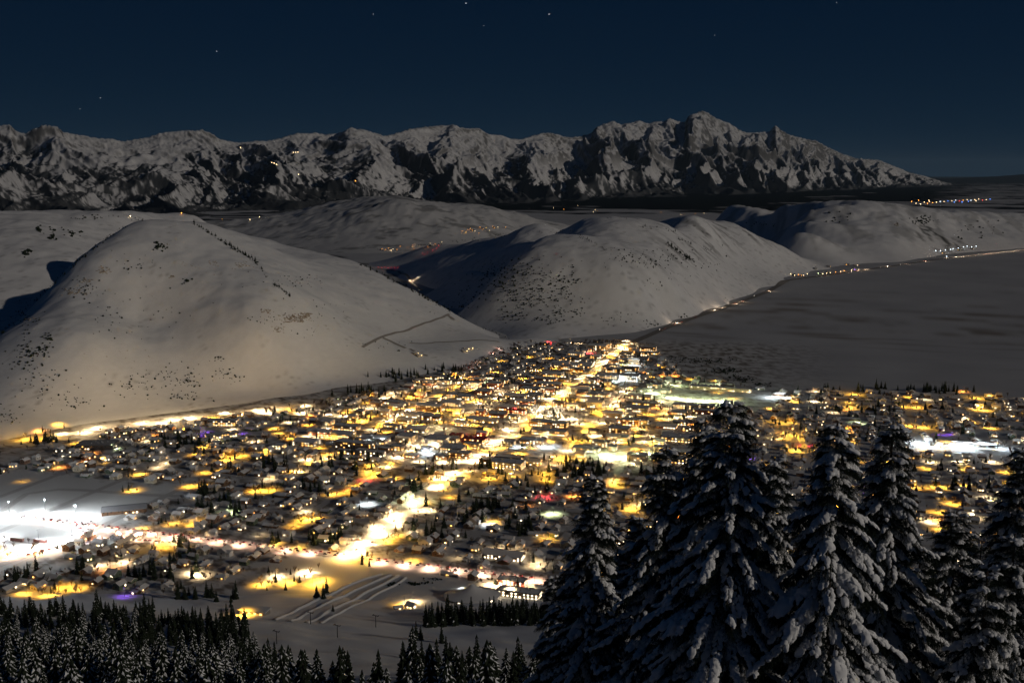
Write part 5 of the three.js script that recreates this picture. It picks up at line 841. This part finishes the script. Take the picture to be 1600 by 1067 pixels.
// dark farm sheds of the airfield and the roadside houses
for (const [x, y, w, h] of [[1435, 319, 60, 9], [1480, 318, 90, 12], [1520, 317, 110, 12], [1455, 321, 50, 8]]) { const p = onGround(x, y, 9800, 60000), g = base('hangar', p, 0.2); tag(g, `dark low hangar of the far airfield, ${x < 1450 ? 'leftmost' : x < 1470 ? 'second from left' : x < 1500 ? 'third from left' : 'rightmost and largest'} of four`, 'hangar'); mesh('wall', gable(w, h * 0.7, w * 0.6, h * 0.4), sidingMat, g); mesh('roof', roofShape(w, h * 0.7, w * 0.6, h * 0.4), roofSnow, g); }
const FH = { left: 0 };
for (const [x, y] of [[1240, 430], [1255, 431], [1284, 429], [1296, 427], [1316, 424], [1335, 422], [1275, 421], [1295, 417], [1325, 414], [1338, 415], [1475, 396], [1500, 391], [1520, 389], [610, 391], [645, 386], [740, 360], [756, 358], [772, 356], [674, 384]]) { const p = onGround(x, y, 1800, 9000), K = houseKinds[(x * 7 + y) % 24]; const o = copy(K.g, 'house', p, (x % 6) * 0.5, 1.3); tag(o, `${K.wall} house, ${LIT[K.lit]}, ${x > 1400 ? 'in the cold white far yard' : x > 1200 ? 'beside the far highway' : 'in the canyon between hills'}`, 'house', `${sizeWord[K.kind]} ${K.wall} houses ${LIT[K.lit]} far off`); }
// ---------------------------------------------------------------- tracks, cuttings and rocks on the butte
const cutMat = new THREE.MeshLambertMaterial({ color: new THREE.Color().setRGB(0.34, 0.31, 0.28) });
for (const [pts, half, mat] of [[[[566, 543], [580, 535], [596, 527], [618, 520], [645, 512], [672, 503], [692, 496], [702, 491]], 3.4, cutMat], [[[598, 528], [610, 533], [624, 540], [634, 544]], 6, cutMat], [[[698, 492], [704, 496], [708, 500]], 7, cutMat], [[[640, 536], [680, 535], [730, 533], [770, 533], [780, 534]], 3, cutMat], [[[730, 585], [728, 578], [734, 572], [748, 566], [762, 558], [774, 549], [780, 543]], 4, roadMat], [[[640, 545], [652, 552], [668, 556]], 4, cutMat]])
  structure('track', strip(pts.map((q) => onGround(...q, 1500)), half, 0.5, true), mat);
for (const [x, y] of [[733, 575], [742, 569], [756, 562], [768, 553], [778, 545], [729, 582], [738, 572]]) { const p = onGround(x, y, 1500); p.y += 0.6; const [w, c] = carKinds[(x + y) % 4], o = copy(c, 'car', p, 0.6); tag(o, `${w} car with its lamps lit on the winding lane up the butte`, 'car', `${w} cars on the winding lane`); const l = new THREE.PointLight(new THREE.Color().setRGB(1, 0.55, 0.42), 260 / GAIN); l.name = 'headlight_light'; l.castShadow = true; l.position.set(3.5, 2.5, 0); o.add(l); }
{ // outcrops of tan rock breaking through the snow
  const rockMat = new THREE.MeshLambertMaterial({ color: new THREE.Color().setRGB(0.36, 0.3, 0.23) }), R7 = rng(707);
  const stones = [0, 1, 2, 3].map((v) => { const g = mergeVertices(new THREE.IcosahedronGeometry(1, 1).deleteAttribute('uv').deleteAttribute('normal')), P = g.attributes.position; for (let i = 0; i < P.count; i++) { const k = 0.7 + 0.5 * N3(P.getX(i) * 1.3 + v * 9, P.getY(i) * 1.3, P.getZ(i) * 1.3); P.setXYZ(i, P.getX(i) * k * 1.4, P.getY(i) * k * 0.8, P.getZ(i) * k); } const f = g.toNonIndexed(); f.computeVertexNormals(); return f; });
  const L = [];
  for (const [x, y, w, h, n, s] of [[462, 498, 34, 10, 110, 3], [478, 492, 14, 7, 40, 3.6], [432, 515, 16, 7, 30, 2.2], [414, 486, 14, 6, 30, 2.4], [115, 456, 24, 9, 40, 3], [378, 414, 20, 9, 36, 2.6], [160, 421, 16, 9, 28, 3], [270, 432, 10, 5, 10, 2.6], [45, 497, 20, 8, 24, 2.6], [300, 418, 50, 14, 16, 2], [330, 410, 20, 10, 14, 2.4], [505, 510, 20, 10, 14, 1.6], [135, 438, 16, 8, 20, 2.4], [1400, 350, 10, 4, 16, 6], [262, 382, 16, 4, 10, 2.2], [205, 550, 80, 40, 20, 1.6]]) for (let i = 0; i < n; i++) { const p = onGround(x + gauss(R7) * w, y + gauss(R7) * h, 1400); p.y -= 0.2; L.push([p, R7() * 6.28, V(s * (0.4 + R7()), s * (0.3 + 0.5 * R7()), s * (0.4 + 0.5 * R7())), Math.floor(R7() * 4)]); }
  const ks = stones.map((s) => { const g = new THREE.Group(); mesh('stone', s, rockMat, g); return g; });
  scatter(ks, L, 200, 'rock', (p) => p.x > -500 ? 'tan rock in the outcrop on the right shoulder of the broad butte' : p.x > -760 ? 'tan rock near the tree line on the broad butte' : 'tan rock on the left ridge of the broad butte', 'rock', (p) => p.x > -500 ? 'rocks of the right outcrop' : p.x > -760 ? 'rocks near the tree line' : 'rocks of the left ridge', 'far_rocks', 'more tan rocks breaking through the snow of the butte');
}
// ---------------------------------------------------------------- the ski run: snow lanes, lift towers
for (const [pts, w] of [[[[428, 969], [470, 949], [520, 927], [560, 908], [596, 897]], 2.6], [[[452, 971], [500, 948], [545, 927], [582, 910], [610, 898]], 2.6], [[[478, 973], [520, 951], [565, 929], [600, 912], [622, 899]], 2.6], [[[500, 974], [545, 950], [585, 930], [618, 914], [634, 903]], 2]]) {
  const line = pts.map((q) => onGround(...q, 600)), curve = new THREE.CatmullRomCurve3(line), pos = [], idx = [], N = 60, prof = [[-1, -0.1], [-0.55, 0.75], [-0.1, 1], [0.4, 0.8], [1, -0.1]];
  for (let i = 0; i <= N; i++) { const p = curve.getPoint(i / N), t = curve.getTangent(i / N); t.y = 0; t.normalize(); prof.forEach(([u, v]) => { const x = p.x - t.z * u * w, z = p.z + t.x * u * w; pos.push(x, groundAt(x, z) + v * 1.5 * (0.85 + 0.2 * N2(i * 0.4, w)), z); }); if (i) for (let k = 0; k < 4; k++) { const a = (i - 1) * 5 + k, b = a + 5; idx.push(a, a + 1, b, a + 1, b + 1, b); } }
  const g = new THREE.BufferGeometry(); g.setAttribute('position', new THREE.Float32BufferAttribute(pos, 3)); g.setIndex(idx); g.computeVertexNormals(); structure('snow_berm', g, bankMat);
}
[[485, 975, 'leftmost but one'], [527, 996, 'in front of the snow lanes'], [587, 980, 'below the small cabin'], [432, 1006, 'lowest, at the edge of the left forest']].forEach(([x, y, w]) => {
  const p = onGround(x, y, 560), g = base('lift_tower', p, -0.5); tag(g, `steel T-shaped chairlift tower on the ski run, ${w}`, 'lift tower');
  mesh('pole', new THREE.CylinderGeometry(0.3, 0.42, 11, 8).translate(0, 5.5, 0), poleMat, g); mesh('crossarm', box(6.2, 0.4, 0.5, 0, 11, 0), poleMat, g);
  for (const k of [-2.8, 2.8]) { const s = mesh('sheave', box(0.3, 0.6, 2.6), poleMat, g); s.position.set(k, 11.3, 0); }
});
// stars
const starMat = glow(0.85, 0.9, 1, 0.7);
for (const [x, y, r, w] of [[728, 5, 62, 'brightest star, at the top edge of the sky just left of the middle'], [858, 22, 62, 'bright star at the top of the sky right of the middle'], [338, 80, 46, 'star high above the flat-topped peak at left'], [156, 153, 40, 'low star over the left end of the range'], [124, 170, 34, 'lowest star at left, just above the range'], [583, 22, 36, 'faint star left of the two bright ones'], [756, 40, 30, 'faint star below the brightest one'], [1117, 55, 30, 'faint star high over the highest peak'], [1308, 4, 30, 'faint star at the top edge at right'], [452, 190, 28, 'faint star just over the skyline at left']]) {
  const p = atRange(x, y, 60000), m = mesh('sky_star', new THREE.OctahedronGeometry(r * 0.5), starMat); m.position.copy(p); m.scale.set(1.7, 0.8, 1); tag(m, w, 'star');
}
// ---------------------------------------------------------------- labels: things alike are told apart by their order from the left
{
  const by = new Map(), ORD = ['', 'second', 'third', 'fourth', 'fifth', 'sixth', 'seventh', 'eighth', 'ninth', 'tenth', 'eleventh', 'twelfth'], NUM = ['', 'one', 'two', 'three', 'four', 'five', 'six', 'seven', 'eight', 'nine', 'ten', 'eleven', 'twelve'];
  camera.updateMatrixWorld(true);
  for (const o of scene.children) if (o.userData.label && !o.userData.kind) { if (!by.has(o.userData.label)) by.set(o.userData.label, []); by.get(o.userData.label).push(o); }
  for (const [label, list] of by) {
    if (list.length < 2) continue;
    const words = label.split(' ').length, n = list.length;
    if (n > 12 || words > 10) { for (const o of list) o.userData.group = 'alike: ' + label; continue; }
    const px = (o) => { const p = o.position.clone().applyMatrix4(camera.matrixWorldInverse); return -p.x / p.z; };
    list.sort((a, b) => px(a) - px(b)).forEach((o, i) => { o.userData.label = `${label}, ${i === 0 ? 'leftmost' : i === n - 1 ? 'rightmost' : ORD[i] + ' from left'} of ${NUM[n]} alike`; });
  }
}
scene.fog = new THREE.FogExp2(new THREE.Color().setRGB(0.55, 0.78, 1), 4.5e-6);   // thin clear winter air
renderer.render(scene, camera);
